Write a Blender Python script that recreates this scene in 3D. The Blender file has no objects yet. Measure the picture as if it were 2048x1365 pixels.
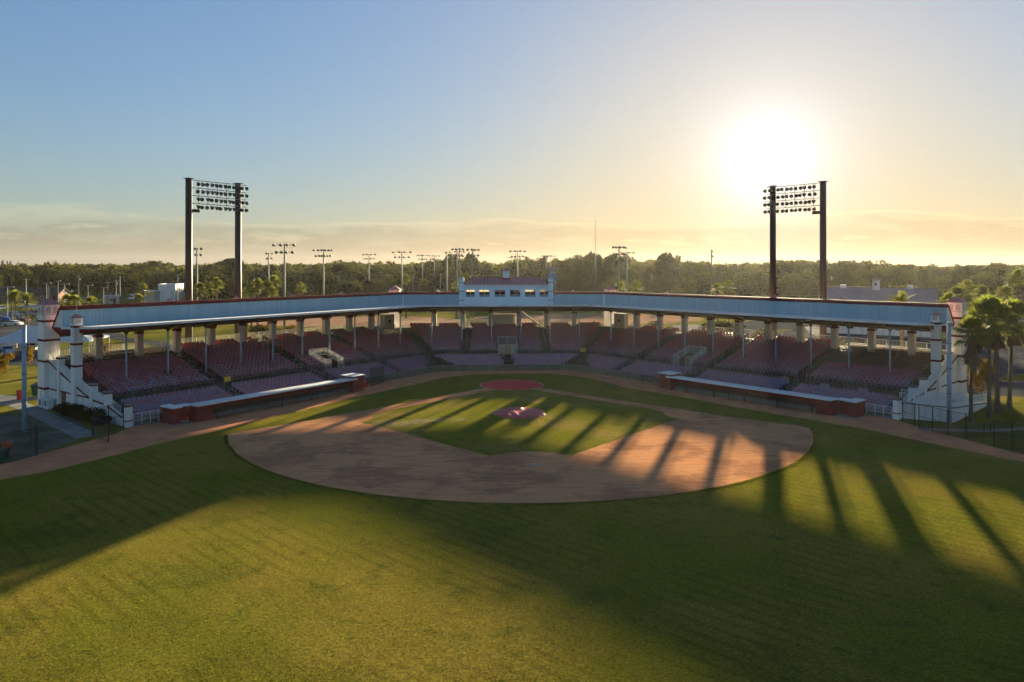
import bpy, math, random
import numpy as np
from mathutils import Vector, Matrix
R = math.radians
random.seed(7)
SC = bpy.context.scene
COL = SC.collection

# ------------------------------------------------------------------ camera
CAM_H = 15.85
cam_d = bpy.data.cameras.new('camera')
cam = bpy.data.objects.new('camera', cam_d)
COL.objects.link(cam)
cam.location = (-4.32, -95.06, CAM_H)
cam.rotation_euler = (R(90), 0, R(-2.635))
cam_d.sensor_width = 36.0
cam_d.lens = 36.0 * 1430 / 2048
cam_d.shift_y = -(682.5 - 532.0) / 2048
cam_d.clip_end = 30000
cam_d.clip_start = 0.5
SC.camera = cam

# ------------------------------------------------------------------ sky, sun, exposure
SUN_AZ, SUN_EL = R(22.3), R(7.85)
SUN = Vector((math.sin(SUN_AZ) * math.cos(SUN_EL), math.cos(SUN_AZ) * math.cos(SUN_EL), math.sin(SUN_EL)))
world = bpy.data.worlds.new('World')
SC.world = world
world.use_nodes = True
wn, wl = world.node_tree.nodes, world.node_tree.links
wn.clear()


def N(nodes, typ, **kw):
    n = nodes.new(typ)
    for k, v in kw.items():
        if hasattr(n, k):
            setattr(n, k, v)
    return n


def M(nodes, links, op, a, b=None, c=None, clamp=False):
    n = nodes.new('ShaderNodeMath')
    n.operation = op
    n.use_clamp = clamp
    for i, x in enumerate((a, b, c)):
        if x is None:
            continue
        if isinstance(x, (int, float)):
            n.inputs[i].default_value = x
        else:
            links.new(x, n.inputs[i])
    return n.outputs[0]


def MIX(nodes, links, fac, a, b, mode='MIX'):
    n = nodes.new('ShaderNodeMix')
    n.data_type = 'RGBA'
    n.blend_type = mode
    for sock, x in ((n.inputs[0], fac), (n.inputs[6], a), (n.inputs[7], b)):
        if isinstance(x, (int, float)):
            sock.default_value = x
        elif isinstance(x, (tuple, list)):
            sock.default_value = (*x[:3], 1)
        else:
            links.new(x, sock)
    return n.outputs[2]


def SMOOTH(nodes, links, x, a, b):
    n = nodes.new('ShaderNodeMapRange')
    n.interpolation_type = 'SMOOTHSTEP'
    links.new(x, n.inputs[0])
    n.inputs[1].default_value = a
    n.inputs[2].default_value = b
    return n.outputs[0]


sky = N(wn, 'ShaderNodeTexSky', sky_type='NISHITA', sun_disc=False, sun_elevation=SUN_EL, sun_rotation=SUN_AZ,
        altitude=0, air_density=1.0, dust_density=0.8, ozone_density=2.5)
tc = N(wn, 'ShaderNodeTexCoord')
sep = N(wn, 'ShaderNodeSeparateXYZ')
wl.new(tc.outputs['Generated'], sep.inputs[0])
# the camera's highlight roll-off: one even compression of the whole sky's range, then saturation and white balance
lum = N(wn, 'ShaderNodeRGBToBW')
wl.new(sky.outputs[0], lum.inputs[0])
den = M(wn, wl, 'MULTIPLY_ADD', lum.outputs[0], 1 / 4.0, 1.0)
comp = N(wn, 'ShaderNodeVectorMath', operation='SCALE')
wl.new(sky.outputs[0], comp.inputs[0])
wl.new(M(wn, wl, 'DIVIDE', 0.575, den), comp.inputs['Scale'])
lum2 = N(wn, 'ShaderNodeRGBToBW')
wl.new(comp.outputs[0], lum2.inputs[0])
sat = N(wn, 'ShaderNodeVectorMath', operation='SCALE')
wl.new(comp.outputs[0], sat.inputs[0])
sat.inputs['Scale'].default_value = 1.06
gry = N(wn, 'ShaderNodeCombineXYZ')
for i in range(3):
    wl.new(M(wn, wl, 'MULTIPLY', lum2.outputs[0], -0.06), gry.inputs[i])
sadd = N(wn, 'ShaderNodeVectorMath', operation='ADD')
wl.new(sat.outputs[0], sadd.inputs[0])
wl.new(gry.outputs[0], sadd.inputs[1])
wb = N(wn, 'ShaderNodeVectorMath', operation='MULTIPLY')
wl.new(sadd.outputs[0], wb.inputs[0])
wb.inputs[1].default_value = (0.975, 1.0, 1.085)
pos = N(wn, 'ShaderNodeVectorMath', operation='MAXIMUM')
wl.new(wb.outputs[0], pos.inputs[0])
pos.inputs[1].default_value = (0.02, 0.02, 0.02)
# pale moist air veils the lowest degrees of the sky all round
veil = M(wn, wl, 'MULTIPLY', M(wn, wl, 'EXPONENT', M(wn, wl, 'MULTIPLY', M(wn, wl, 'ABSOLUTE', sep.outputs['Z']), -12.5)), 0.52)
pale = MIX(wn, wl, veil, pos.outputs[0], (1.30, 1.27, 1.24))
# aureole: forward-scattered light of the hazy air round the sun
dot = N(wn, 'ShaderNodeVectorMath', operation='DOT_PRODUCT')
wl.new(tc.outputs['Generated'], dot.inputs[0])
dot.inputs[1].default_value = SUN
ang = M(wn, wl, 'ARCCOSINE', M(wn, wl, 'MINIMUM', dot.outputs['Value'], 0.99999))
a1 = M(wn, wl, 'MULTIPLY', M(wn, wl, 'EXPONENT', M(wn, wl, 'MULTIPLY', ang, -21.5)), 2.0)
glow = N(wn, 'ShaderNodeVectorMath', operation='SCALE')
glow.inputs[0].default_value = (1.0, 1.2, 1.6)
wl.new(a1, glow.inputs['Scale'])
add = N(wn, 'ShaderNodeVectorMath', operation='ADD')
wl.new(pale, add.inputs[0])
wl.new(glow.outputs[0], add.inputs[1])
# thin cloud bank low over the horizon
az = M(wn, wl, 'ARCTAN2', sep.outputs['X'], sep.outputs['Y'])
cv = N(wn, 'ShaderNodeCombineXYZ')
wl.new(M(wn, wl, 'MULTIPLY', az, 8.5), cv.inputs[0])
wl.new(M(wn, wl, 'MULTIPLY', sep.outputs['Z'], 46.0), cv.inputs[1])
n1 = N(wn, 'ShaderNodeTexNoise')
n1.inputs['Scale'].default_value = 1.0
n1.inputs['Detail'].default_value = 7
n1.inputs['Roughness'].default_value = 0.66
wl.new(cv.outputs[0], n1.inputs['Vector'])
topn = N(wn, 'ShaderNodeTexNoise')
topn.inputs['Scale'].default_value = 0.5
topn.inputs['Detail'].default_value = 5
wl.new(cv.outputs[0], topn.inputs['Vector'])
top = M(wn, wl, 'MULTIPLY_ADD', topn.outputs[0], 0.06, 0.034)
rel = M(wn, wl, 'SUBTRACT', top, sep.outputs['Z'])
body = M(wn, wl, 'MULTIPLY', SMOOTH(wn, wl, rel, 0.0, 0.006), SMOOTH(wn, wl, sep.outputs['Z'], 0.006, 0.03))
body = M(wn, wl, 'MULTIPLY', body, SMOOTH(wn, wl, n1.outputs[0], 0.34, 0.54))
edge = M(wn, wl, 'MULTIPLY', body, M(wn, wl, 'SUBTRACT', 1.0, SMOOTH(wn, wl, rel, 0.002, 0.016)))
shade = N(wn, 'ShaderNodeVectorMath', operation='MULTIPLY')
wl.new(add.outputs[0], shade.inputs[0])
shade.inputs[1].default_value = (0.87, 0.845, 0.84)
lit = N(wn, 'ShaderNodeVectorMath', operation='MULTIPLY')
wl.new(add.outputs[0], lit.inputs[0])
lit.inputs[1].default_value = (1.24, 1.19, 1.10)
c1 = MIX(wn, wl, body, add.outputs[0], shade.outputs[0])
puff = SMOOTH(wn, wl, n1.outputs[0], 0.52, 0.66)
puff = M(wn, wl, 'MULTIPLY', puff, M(wn, wl, 'MULTIPLY', SMOOTH(wn, wl, rel, -0.004, 0.004), SMOOTH(wn, wl, sep.outputs['Z'], 0.018, 0.03)))
c2 = MIX(wn, wl, M(wn, wl, 'MAXIMUM', edge, M(wn, wl, 'MULTIPLY', puff, 0.7)), c1, lit.outputs[0])
bg = N(wn, 'ShaderNodeBackground')
bg.inputs[1].default_value = 0.05
wl.new(c2, bg.inputs[0])
wo = N(wn, 'ShaderNodeOutputWorld')
wl.new(bg.outputs[0], wo.inputs[0])

sun_d = bpy.data.lights.new('sun', 'SUN')
sun_d.energy = 3.3
sun_d.angle = R(0.9)
sun_d.color = (1.0, 0.84, 0.52)
sun_o = bpy.data.objects.new('sun', sun_d)
COL.objects.link(sun_o)
sun_o.rotation_euler = SUN.to_track_quat('Z', 'Y').to_euler()
sun_o.location = (40, 100, 60)
SC.view_settings.view_transform = 'Standard'
SC.view_settings.look = 'None'
SC.view_settings.gamma = 1
SC.view_settings.exposure = 3.05
SC.cycles.use_denoising = True
SC.cycles.max_bounces = 5
SC.cycles.transparent_max_bounces = 16

# ------------------------------------------------------------------ helpers
class MB:
    """collects shapes; build() links them as one mesh object"""
    def __init__(self):
        self.v, self.f = [], []

    def add(self, vs, fs):
        o = len(self.v)
        self.v += [tuple(p) for p in vs]
        self.f += [tuple(i + o for i in f) for f in fs]
        return self

    def quad(self, a, b, c, d):
        return self.add((a, b, c, d), ((0, 1, 2, 3),))

    def poly(self, pts):
        return self.add(pts, (tuple(range(len(pts))),))

    def hexa(self, lo, hi):
        """4 bottom points + 4 top points"""
        return self.add(list(lo) + list(hi), ((3, 2, 1, 0), (4, 5, 6, 7), (0, 1, 5, 4), (1, 2, 6, 5), (2, 3, 7, 6), (3, 0, 4, 7)))

    def box(self, x0, x1, y0, y1, z0, z1):
        return self.hexa(((x0, y0, z0), (x1, y0, z0), (x1, y1, z0), (x0, y1, z0)), ((x0, y0, z1), (x1, y0, z1), (x1, y1, z1), (x0, y1, z1)))

    def obox(self, c, ax, ay, az):
        c, ax, ay, az = Vector(c), Vector(ax), Vector(ay), Vector(az)
        lo = [c - ax - ay - az, c + ax - ay - az, c + ax + ay - az, c - ax + ay - az]
        return self.hexa(lo, [p + 2 * az for p in lo])

    def prism(self, pts, vec):
        n = len(pts)
        a = [Vector(p) for p in pts]
        b = [p + Vector(vec) for p in a]
        return self.add(a + b, [tuple(range(n))[::-1], tuple(range(n, 2 * n))] + [(i, (i + 1) % n, n + (i + 1) % n, n + i) for i in range(n)])

    def tube(self, p, q, r, n=6, r2=None, cap=True):
        p, q = Vector(p), Vector(q)
        d = (q - p)
        if d.length < 1e-6:
            return self
        d.normalize()
        a = d.orthogonal().normalized()
        b = d.cross(a)
        r2 = r if r2 is None else r2
        vs = []
        for (c, rr) in ((p, r), (q, r2)):
            vs += [c + (a * math.cos(2 * math.pi * i / n) + b * math.sin(2 * math.pi * i / n)) * rr for i in range(n)]
        fs = [(i, (i + 1) % n, n + (i + 1) % n, n + i) for i in range(n)]
        if cap:
            fs += [tuple(range(n))[::-1], tuple(range(n, 2 * n))]
        return self.add(vs, fs)

    def lathe(self, c, prof, n=10, axis='z'):
        c = Vector(c)
        vs, fs = [], []
        for (r, z) in prof:
            for i in range(n):
                t = 2 * math.pi * i / n
                x, y = r * math.cos(t), r * math.sin(t)
                vs.append(c + (Vector((x, y, z)) if axis == 'z' else Vector((x, z, y))))
        for k in range(len(prof) - 1):
            fs += [(k * n + i, k * n + (i + 1) % n, (k + 1) * n + (i + 1) % n, (k + 1) * n + i) for i in range(n)]
        return self.add(vs, fs)

    def build(self, name, m, parent=None, smooth=False):
        me = bpy.data.meshes.new(name)
        me.from_pydata(self.v, [], self.f)
        if smooth:
            me.polygons.foreach_set('use_smooth', [True] * len(me.polygons))
        me.materials.append(m)
        o = bpy.data.objects.new(name, me)
        COL.objects.link(o)
        if parent is not None:
            o.parent = parent
            o.matrix_parent_inverse = parent.matrix_basis.inverted()
        return o


def tag(o, label=None, cat=None, group=None, kind=None):
    if label:
        o['label'] = label
    if cat:
        o['category'] = cat
    if group:
        o['group'] = group
    if kind:
        o['kind'] = kind
    return o


def thing(name, loc, label, cat, group=None, rz=0.0):
    o = bpy.data.objects.new(name, None)
    o.empty_display_size = 0.3
    COL.objects.link(o)
    o.location = loc
    o.rotation_euler = (0, 0, rz)
    return tag(o, label, cat, group)


def copy_tree(o, parent=None):
    c = o.copy()
    COL.objects.link(c)
    if parent is not None:
        c.parent = parent
    for ch in list(o.children):
        copy_tree(ch, c)
    return c


def mat(name, col, rough=0.85, spec=0.2, col2=None, scale=1.0, detail=5, var=0.5, bump=0.0, bscale=20.0, metallic=0.0,
        stretch=(1, 1, 1), rnd=0.0, trans=0.0, lo=0.35, hi=0.65):
    m = bpy.data.materials.new(name)
    m.use_nodes = True
    nt = m.node_tree
    nn, nl = nt.nodes, nt.links
    p = nn['Principled BSDF']
    p.inputs['Roughness'].default_value = rough
    p.inputs['Specular IOR Level'].default_value = spec
    p.inputs['Metallic'].default_value = metallic
    tcn = N(nn, 'ShaderNodeTexCoord')
    mp = N(nn, 'ShaderNodeMapping')
    mp.inputs['Scale'].default_value = stretch
    nl.new(tcn.outputs['Object'], mp.inputs['Vector'])
    out = None
    if col2 is not None:
        nz = N(nn, 'ShaderNodeTexNoise')
        nz.inputs['Scale'].default_value = scale
        nz.inputs['Detail'].default_value = detail
        nz.inputs['Roughness'].default_value = 0.62
        nl.new(mp.outputs[0], nz.inputs['Vector'])
        f = SMOOTH(nn, nl, nz.outputs[0], lo, hi)
        out = MIX(nn, nl, f, col, col2)
    if rnd > 0:
        oi = N(nn, 'ShaderNodeObjectInfo')
        f = M(nn, nl, 'MULTIPLY_ADD', oi.outputs['Random'], 2 * rnd, 1 - rnd)
        vm = N(nn, 'ShaderNodeVectorMath', operation='SCALE')
        if out is None:
            vm.inputs[0].default_value = col[:3]
        else:
            nl.new(out, vm.inputs[0])
        nl.new(f, vm.inputs['Scale'])
        out = vm.outputs[0]
    if out is None:
        p.inputs['Base Color'].default_value = (*col, 1)
    else:
        nl.new(out, p.inputs['Base Color'])
    if bump > 0:
        bz = N(nn, 'ShaderNodeTexNoise')
        bz.inputs['Scale'].default_value = bscale
        bz.inputs['Detail'].default_value = 4
        nl.new(mp.outputs[0], bz.inputs['Vector'])
        bn = N(nn, 'ShaderNodeBump')
        bn.inputs['Strength'].default_value = 1.0
        bn.inputs['Distance'].default_value = bump
        nl.new(bz.outputs[0], bn.inputs['Height'])
        nl.new(bn.outputs[0], p.inputs['Normal'])
    if trans > 0:
        tr = N(nn, 'ShaderNodeBsdfTranslucent')
        if out is None:
            tr.inputs[0].default_value = (*col, 1)
        else:
            nl.new(out, tr.inputs[0])
        ms = N(nn, 'ShaderNodeMixShader')
        ms.inputs[0].default_value = trans
        nl.new(p.outputs[0], ms.inputs[1])
        nl.new(tr.outputs[0], ms.inputs[2])
        nl.new(ms.outputs[0], nn['Material Output'].inputs[0])
    return m


def grass_mat(name, green, dry, dark, bump=0.03, stripes=0.0, sdir=0.0, sand=None):
    """turf: three colours mixed at several scales, tufts as bump, optional mowing ridges"""
    m = bpy.data.materials.new(name)
    m.use_nodes = True
    nn, nl = m.node_tree.nodes, m.node_tree.links
    nn.remove(nn['Principled BSDF'])
    p = N(nn, 'ShaderNodeBsdfDiffuse')
    nl.new(p.outputs[0], nn['Material Output'].inputs[0])
    tcn = N(nn, 'ShaderNodeTexCoord')

    def noise(sc, det=4, rough=0.6, stretch=None):
        z = N(nn, 'ShaderNodeTexNoise')
        z.inputs['Scale'].default_value = sc
        z.inputs['Detail'].default_value = det
        z.inputs['Roughness'].default_value = rough
        if stretch:
            mp = N(nn, 'ShaderNodeMapping')
            mp.inputs['Scale'].default_value = stretch
            nl.new(tcn.outputs['Object'], mp.inputs[0])
            nl.new(mp.outputs[0], z.inputs['Vector'])
        else:
            nl.new(tcn.outputs['Object'], z.inputs['Vector'])
        return z.outputs[0]
    big, mid, fine = noise(0.09, 5), noise(0.55, 6, 0.7), noise(6.0, 6, 0.75)
    c = MIX(nn, nl, SMOOTH(nn, nl, big, 0.40, 0.62), green, dry)
    c = MIX(nn, nl, SMOOTH(nn, nl, mid, 0.50, 0.72), c, dark)
    c = MIX(nn, nl, M(nn, nl, 'MULTIPLY', SMOOTH(nn, nl, noise(0.11, 8, 0.72), 0.54, 0.64), 0.6), c, dark)
    c = MIX(nn, nl, M(nn, nl, 'MULTIPLY', SMOOTH(nn, nl, noise(0.23, 7, 0.7), 0.56, 0.68), 0.7), c, dry)
    fine2 = noise(17.0, 4, 0.8)
    f = M(nn, nl, 'MULTIPLY', M(nn, nl, 'MULTIPLY_ADD', SMOOTH(nn, nl, fine, 0.30, 0.70), 0.80, 0.60), M(nn, nl, 'MULTIPLY_ADD', SMOOTH(nn, nl, fine2, 0.32, 0.66), 0.8, 0.6))
    h = fine
    if stripes > 0:
        mp = N(nn, 'ShaderNodeMapping')
        mp.inputs['Rotation'].default_value = (0, 0, sdir)
        nl.new(tcn.outputs['Object'], mp.inputs[0])
        w = N(nn, 'ShaderNodeTexWave', wave_type='BANDS', bands_direction='X')
        w.inputs['Scale'].default_value = 0.34
        w.inputs['Distortion'].default_value = 1.8
        w.inputs['Detail'].default_value = 3
        w.inputs['Detail Scale'].default_value = 0.5
        nl.new(mp.outputs[0], w.inputs['Vector'])
        ww = M(nn, nl, 'MULTIPLY', SMOOTH(nn, nl, w.outputs['Fac'], 0.55, 1.0), SMOOTH(nn, nl, noise(0.12, 3), 0.38, 0.6))
        f = M(nn, nl, 'MULTIPLY', f, M(nn, nl, 'MULTIPLY_ADD', ww, -stripes, 1.0))
        h = M(nn, nl, 'ADD', h, M(nn, nl, 'MULTIPLY', ww, 0.08))
    vm = N(nn, 'ShaderNodeVectorMath', operation='SCALE')
    nl.new(c, vm.inputs[0])
    nl.new(f, vm.inputs['Scale'])
    out = vm.outputs[0]
    if sand:
        out = MIX(nn, nl, M(nn, nl, 'MULTIPLY', sand(nn, nl, tcn, noise), 0.75), out, (0.30, 0.24, 0.17))
    nl.new(out, p.inputs['Color'])
    bn = N(nn, 'ShaderNodeBump')
    bn.inputs['Distance'].default_value = bump
    bn.inputs['Strength'].default_value = 1.0
    nl.new(h, bn.inputs['Height'])
    nl.new(bn.outputs[0], p.inputs['Normal'])
    return m


def spot(nn, nl, tcn, x, y, rx, ry):
    """1 inside an ellipse on the ground, 0 outside (a patch of bare soil and the like)"""
    mp = N(nn, 'ShaderNodeMapping')
    mp.inputs['Location'].default_value = (-x / rx, -y / ry, 0)
    mp.inputs['Scale'].default_value = (1 / rx, 1 / ry, 0)
    nl.new(tcn.outputs['Object'], mp.inputs[0])
    ln = N(nn, 'ShaderNodeVectorMath', operation='LENGTH')
    nl.new(mp.outputs[0], ln.inputs[0])
    return M(nn, nl, 'SUBTRACT', 1.0, ln.outputs['Value'], clamp=True)


def bare(nn, nl, tcn, noise):
    s = M(nn, nl, 'ADD', spot(nn, nl, tcn, -12.2, -22.6, 5.0, 2.2), spot(nn, nl, tcn, -8.0, -21.2, 4.4, 1.6))
    k = M(nn, nl, 'MULTIPLY', SMOOTH(nn, nl, noise(0.9, 8, 0.75), 0.36, 0.68), SMOOTH(nn, nl, noise(4.0, 5, 0.7), 0.30, 0.60))
    return SMOOTH(nn, nl, M(nn, nl, 'MULTIPLY', s, k), 0.06, 0.42)


def clay_mat(name):
    """ball-field clay: dry tan crust, damp darker patches, raked streaks and scuffs"""
    m = bpy.data.materials.new(name)
    m.use_nodes = True
    nn, nl = m.node_tree.nodes, m.node_tree.links
    nn.remove(nn['Principled BSDF'])
    p = N(nn, 'ShaderNodeBsdfDiffuse')
    p.inputs['Roughness'].default_value = 0.0
    nl.new(p.outputs[0], nn['Material Output'].inputs[0])
    tcn = N(nn, 'ShaderNodeTexCoord')

    def noise(sc, det, rough, stretch=(1, 1, 1), rz=0.0):
        mp = N(nn, 'ShaderNodeMapping')
        mp.inputs['Scale'].default_value = stretch
        mp.inputs['Rotation'].default_value = (0, 0, rz)
        nl.new(tcn.outputs['Object'], mp.inputs[0])
        z = N(nn, 'ShaderNodeTexNoise')
        z.inputs['Scale'].default_value = sc
        z.inputs['Detail'].default_value = det
        z.inputs['Roughness'].default_value = rough
        nl.new(mp.outputs[0], z.inputs['Vector'])
        return z.outputs[0]
    damp = SMOOTH(nn, nl, noise(0.16, 8, 0.68), 0.47, 0.58)
    rake = noise(1.1, 6, 0.7, (0.35, 2.2, 1), 0.08)
    scuff = SMOOTH(nn, nl, noise(0.8, 9, 0.8, (0.6, 1.8, 1), -0.15), 0.56, 0.66)
    c = MIX(nn, nl, damp, (0.60, 0.275, 0.130), (0.41, 0.185, 0.095))
    c = MIX(nn, nl, M(nn, nl, 'MULTIPLY', scuff, 0.55), c, (0.64, 0.33, 0.17))
    f = M(nn, nl, 'MULTIPLY_ADD', SMOOTH(nn, nl, rake, 0.30, 0.70), 0.34, 0.82)
    g = M(nn, nl, 'MULTIPLY_ADD', noise(9.0, 5, 0.8), 0.5, 0.75)
    vm = N(nn, 'ShaderNodeVectorMath', operation='SCALE')
    nl.new(c, vm.inputs[0])
    nl.new(M(nn, nl, 'MULTIPLY', f, g), vm.inputs['Scale'])
    nl.new(vm.outputs[0], p.inputs['Color'])
    bn = N(nn, 'ShaderNodeBump')
    bn.inputs['Distance'].default_value = 0.012
    h = M(nn, nl, 'ADD', M(nn, nl, 'MULTIPLY', rake, 1.0), M(nn, nl, 'MULTIPLY', noise(5.0, 6, 0.75), 0.7))
    nl.new(h, bn.inputs['Height'])
    nl.new(bn.outputs[0], p.inputs['Normal'])
    return m


def seat_mat(name, single):
    """maroon plastic, bleached lilac-grey on the rows outside the roof's cover, unfaded maroon under it"""
    m = bpy.data.materials.new(name)
    m.use_nodes = True
    nn, nl = m.node_tree.nodes, m.node_tree.links
    p = nn['Principled BSDF']
    p.inputs['Roughness'].default_value = 0.38
    p.inputs['Specular IOR Level'].default_value = 0.6
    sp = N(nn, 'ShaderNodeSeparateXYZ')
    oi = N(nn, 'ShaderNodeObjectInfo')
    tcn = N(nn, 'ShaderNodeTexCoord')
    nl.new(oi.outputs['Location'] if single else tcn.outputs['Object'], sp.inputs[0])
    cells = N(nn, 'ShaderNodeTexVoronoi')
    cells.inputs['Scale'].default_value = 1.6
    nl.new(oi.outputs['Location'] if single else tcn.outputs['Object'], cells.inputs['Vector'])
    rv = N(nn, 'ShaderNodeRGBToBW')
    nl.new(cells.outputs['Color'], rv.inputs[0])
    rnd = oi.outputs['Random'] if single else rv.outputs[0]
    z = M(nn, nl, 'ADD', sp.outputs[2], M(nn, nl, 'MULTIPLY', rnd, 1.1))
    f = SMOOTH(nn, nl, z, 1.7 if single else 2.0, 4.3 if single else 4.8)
    faded = MIX(nn, nl, rnd, (0.195, 0.185, 0.250), (0.33, 0.110, 0.140))  # worn maroon with the sky's lilac reflection painted in
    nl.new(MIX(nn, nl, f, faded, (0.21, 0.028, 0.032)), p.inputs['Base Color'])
    return m


MT = {}
MT['grass_out'] = grass_mat('outfield_turf', (0.148, 0.142, 0.017), (0.210, 0.160, 0.028), (0.088, 0.098, 0.017), bump=0.035, stripes=0.20, sdir=R(-46))
MT['grass_in'] = grass_mat('infield_turf', (0.150, 0.144, 0.016), (0.235, 0.170, 0.044), (0.088, 0.098, 0.014), bump=0.03, sand=bare)
MT['grass_far'] = grass_mat('rough_grass', (0.11, 0.115, 0.018), (0.19, 0.155, 0.035), (0.06, 0.075, 0.015), bump=0.04)
MT['dirt'] = clay_mat('infield_clay')
MT['dirt_far'] = mat('practice_clay', (0.36, 0.21, 0.135), 1.0, 0.0, (0.27, 0.165, 0.11), scale=0.2, detail=7)
MT['track'] = mat('track_clay', (0.62, 0.265, 0.125), 1.0, 0.0, (0.46, 0.195, 0.10), scale=0.5, detail=9, bump=0.012, bscale=4.0, stretch=(1, 1, 1))
MT['asphalt'] = mat('asphalt', (0.075, 0.078, 0.085), 1.0, 0.0, (0.05, 0.052, 0.058), scale=0.25, detail=6, bump=0.01, bscale=30)
MT['concrete'] = mat('concrete', (0.27, 0.26, 0.24), 1.0, 0.0, (0.19, 0.185, 0.17), scale=0.7, detail=7, bump=0.01, bscale=12)
MT['tier'] = mat('tier_concrete', (0.125, 0.098, 0.072), 0.95, 0.05, (0.08, 0.062, 0.045), scale=0.5, detail=7)
MT['stucco'] = mat('white_stucco', (0.80, 0.78, 0.74), 0.9, 0.1, (0.48, 0.46, 0.41), scale=0.9, detail=8, stretch=(1.4, 1.4, 0.16), lo=0.44, hi=0.76, bump=0.01, bscale=15)
MT['cream'] = mat('cream_stucco', (0.50, 0.44, 0.38), 0.9, 0.1, (0.38, 0.33, 0.28), scale=0.8, detail=6, stretch=(1, 1, 0.3), lo=0.42, hi=0.8)
MT['fascia'] = mat('screen_metal', (0.37, 0.52, 0.57), 0.7, 0.15, (0.32, 0.46, 0.515), scale=1.0, detail=6, stretch=(1.6, 1.6, 0.05))
MT['fascia_light'] = mat('pale_blue_siding', (0.70, 0.83, 0.84), 0.55, 0.3, (0.62, 0.75, 0.77), scale=0.5, detail=5, stretch=(1, 1, 0.3))
MT['white'] = mat('white_paint', (0.74, 0.75, 0.76), 0.6, 0.3, (0.60, 0.61, 0.62), scale=0.8, detail=5)
MT['maroon'] = mat('maroon_trim', (0.18, 0.035, 0.028), 0.8, 0.06, (0.12, 0.030, 0.028), scale=1.2)
MT['maroon_roof'] = mat('maroon_metal_roof', (0.44, 0.20, 0.19), 0.6, 0.25, (0.36, 0.165, 0.16), scale=0.5, detail=5)
MT['pinkroof'] = mat('faded_metal_roof', (0.50, 0.36, 0.34), 0.6, 0.25, (0.42, 0.30, 0.285), scale=0.4, detail=5)
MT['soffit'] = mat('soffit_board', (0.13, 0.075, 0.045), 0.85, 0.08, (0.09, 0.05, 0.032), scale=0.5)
MT['beam'] = mat('brown_steel', (0.10, 0.06, 0.04), 0.7, 0.15)
MT['rail'] = mat('galvanised_rail', (0.24, 0.24, 0.24), 0.8, 0.08)
MT['picket'] = mat('white_picket', (0.70, 0.70, 0.69), 0.55, 0.3)
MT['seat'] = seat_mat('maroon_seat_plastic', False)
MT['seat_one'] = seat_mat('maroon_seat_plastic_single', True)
MT['bench'] = mat('brown_bench_plank', (0.17, 0.115, 0.075), 0.8, 0.15, (0.12, 0.08, 0.055), scale=1.0)
MT['booth'] = mat('beige_board', (0.34, 0.29, 0.24), 0.9, 0.05)
MT['dugout'] = mat('dugout_maroon', (0.27, 0.062, 0.044), 0.85, 0.08, (0.20, 0.048, 0.036), scale=0.8)
MT['black'] = mat('black_coated_steel', (0.018, 0.02, 0.02), 0.5, 0.3)
MT['tower'] = mat('dark_weathering_steel', (0.050, 0.034, 0.028), 0.6, 0.35, (0.032, 0.022, 0.02), scale=0.8, stretch=(1, 1, 0.2))
MT['steel'] = mat('grey_steel', (0.20, 0.215, 0.225), 0.6, 0.25)
MT['pole_green'] = mat('weathered_pole', (0.21, 0.225, 0.215), 0.7, 0.2)
MT['bluepole'] = mat('pale_blue_pole', (0.33, 0.42, 0.52), 0.55, 0.35, (0.26, 0.33, 0.42), scale=1.0)
MT['lamp'] = mat('floodlight_shell', (0.07, 0.085, 0.085), 0.55, 0.25)
MT['tarp'] = mat('red_tarpaulin', (0.70, 0.065, 0.065), 0.75, 0.03, (0.58, 0.05, 0.055), scale=0.9, bump=0.03, bscale=2.2)
MT['tarp_m'] = mat('maroon_tarpaulin', (0.48, 0.06, 0.06), 0.45, 0.13, (0.38, 0.045, 0.05), scale=1.2)
MT['basewhite'] = mat('base_canvas', (0.42, 0.37, 0.31), 0.95, 0.05)
MT['tent'] = mat('white_tent_fabric', (0.62, 0.66, 0.70), 0.8, 0.2, trans=0.25)
MT['leaf'] = mat('oak_leaves', (0.050, 0.058, 0.012), 0.95, 0.02, (0.080, 0.072, 0.012), scale=0.25, detail=3, trans=0.30, rnd=0.35)
MT['leaf2'] = mat('dark_leaves', (0.030, 0.038, 0.012), 0.95, 0.02, (0.048, 0.052, 0.013), scale=0.25, detail=3, trans=0.24, rnd=0.35)
MT['leaf_y'] = mat('yellowed_leaves', (0.16, 0.09, 0.012), 0.9, 0.03, (0.10, 0.08, 0.012), scale=0.4, trans=0.35, rnd=0.25)
MT['palm'] = mat('palm_fronds', (0.13, 0.16, 0.025), 0.6, 0.2, (0.19, 0.18, 0.03), scale=0.8, trans=0.5, rnd=0.2)
MT['skirt'] = mat('dead_palm_fronds', (0.17, 0.125, 0.07), 0.9, 0.1, (0.11, 0.08, 0.045), scale=2.0, trans=0.15)
MT['bark'] = mat('bark', (0.15, 0.12, 0.09), 0.95, 0.1, (0.09, 0.07, 0.055), scale=2.0, stretch=(1, 1, 0.3), bump=0.03, bscale=6)
MT['blade'] = mat('grass_blades', (0.142, 0.138, 0.018), 0.9, 0.03, (0.205, 0.158, 0.028), scale=0.3, detail=6, trans=0.38)
MT['hedge'] = mat('hedge_leaves', (0.075, 0.095, 0.015), 0.9, 0.05, (0.11, 0.115, 0.02), scale=0.6, trans=0.35)
MT['blind'] = mat('sunlit_blind', (0.56, 0.50, 0.38), 0.9, 0.05, trans=0.5)
MT['glass'] = mat('dark_glass', (0.02, 0.025, 0.03), 0.08, 0.8)
MT['rubber'] = mat('rubber', (0.015, 0.015, 0.016), 0.8, 0.2)
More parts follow.
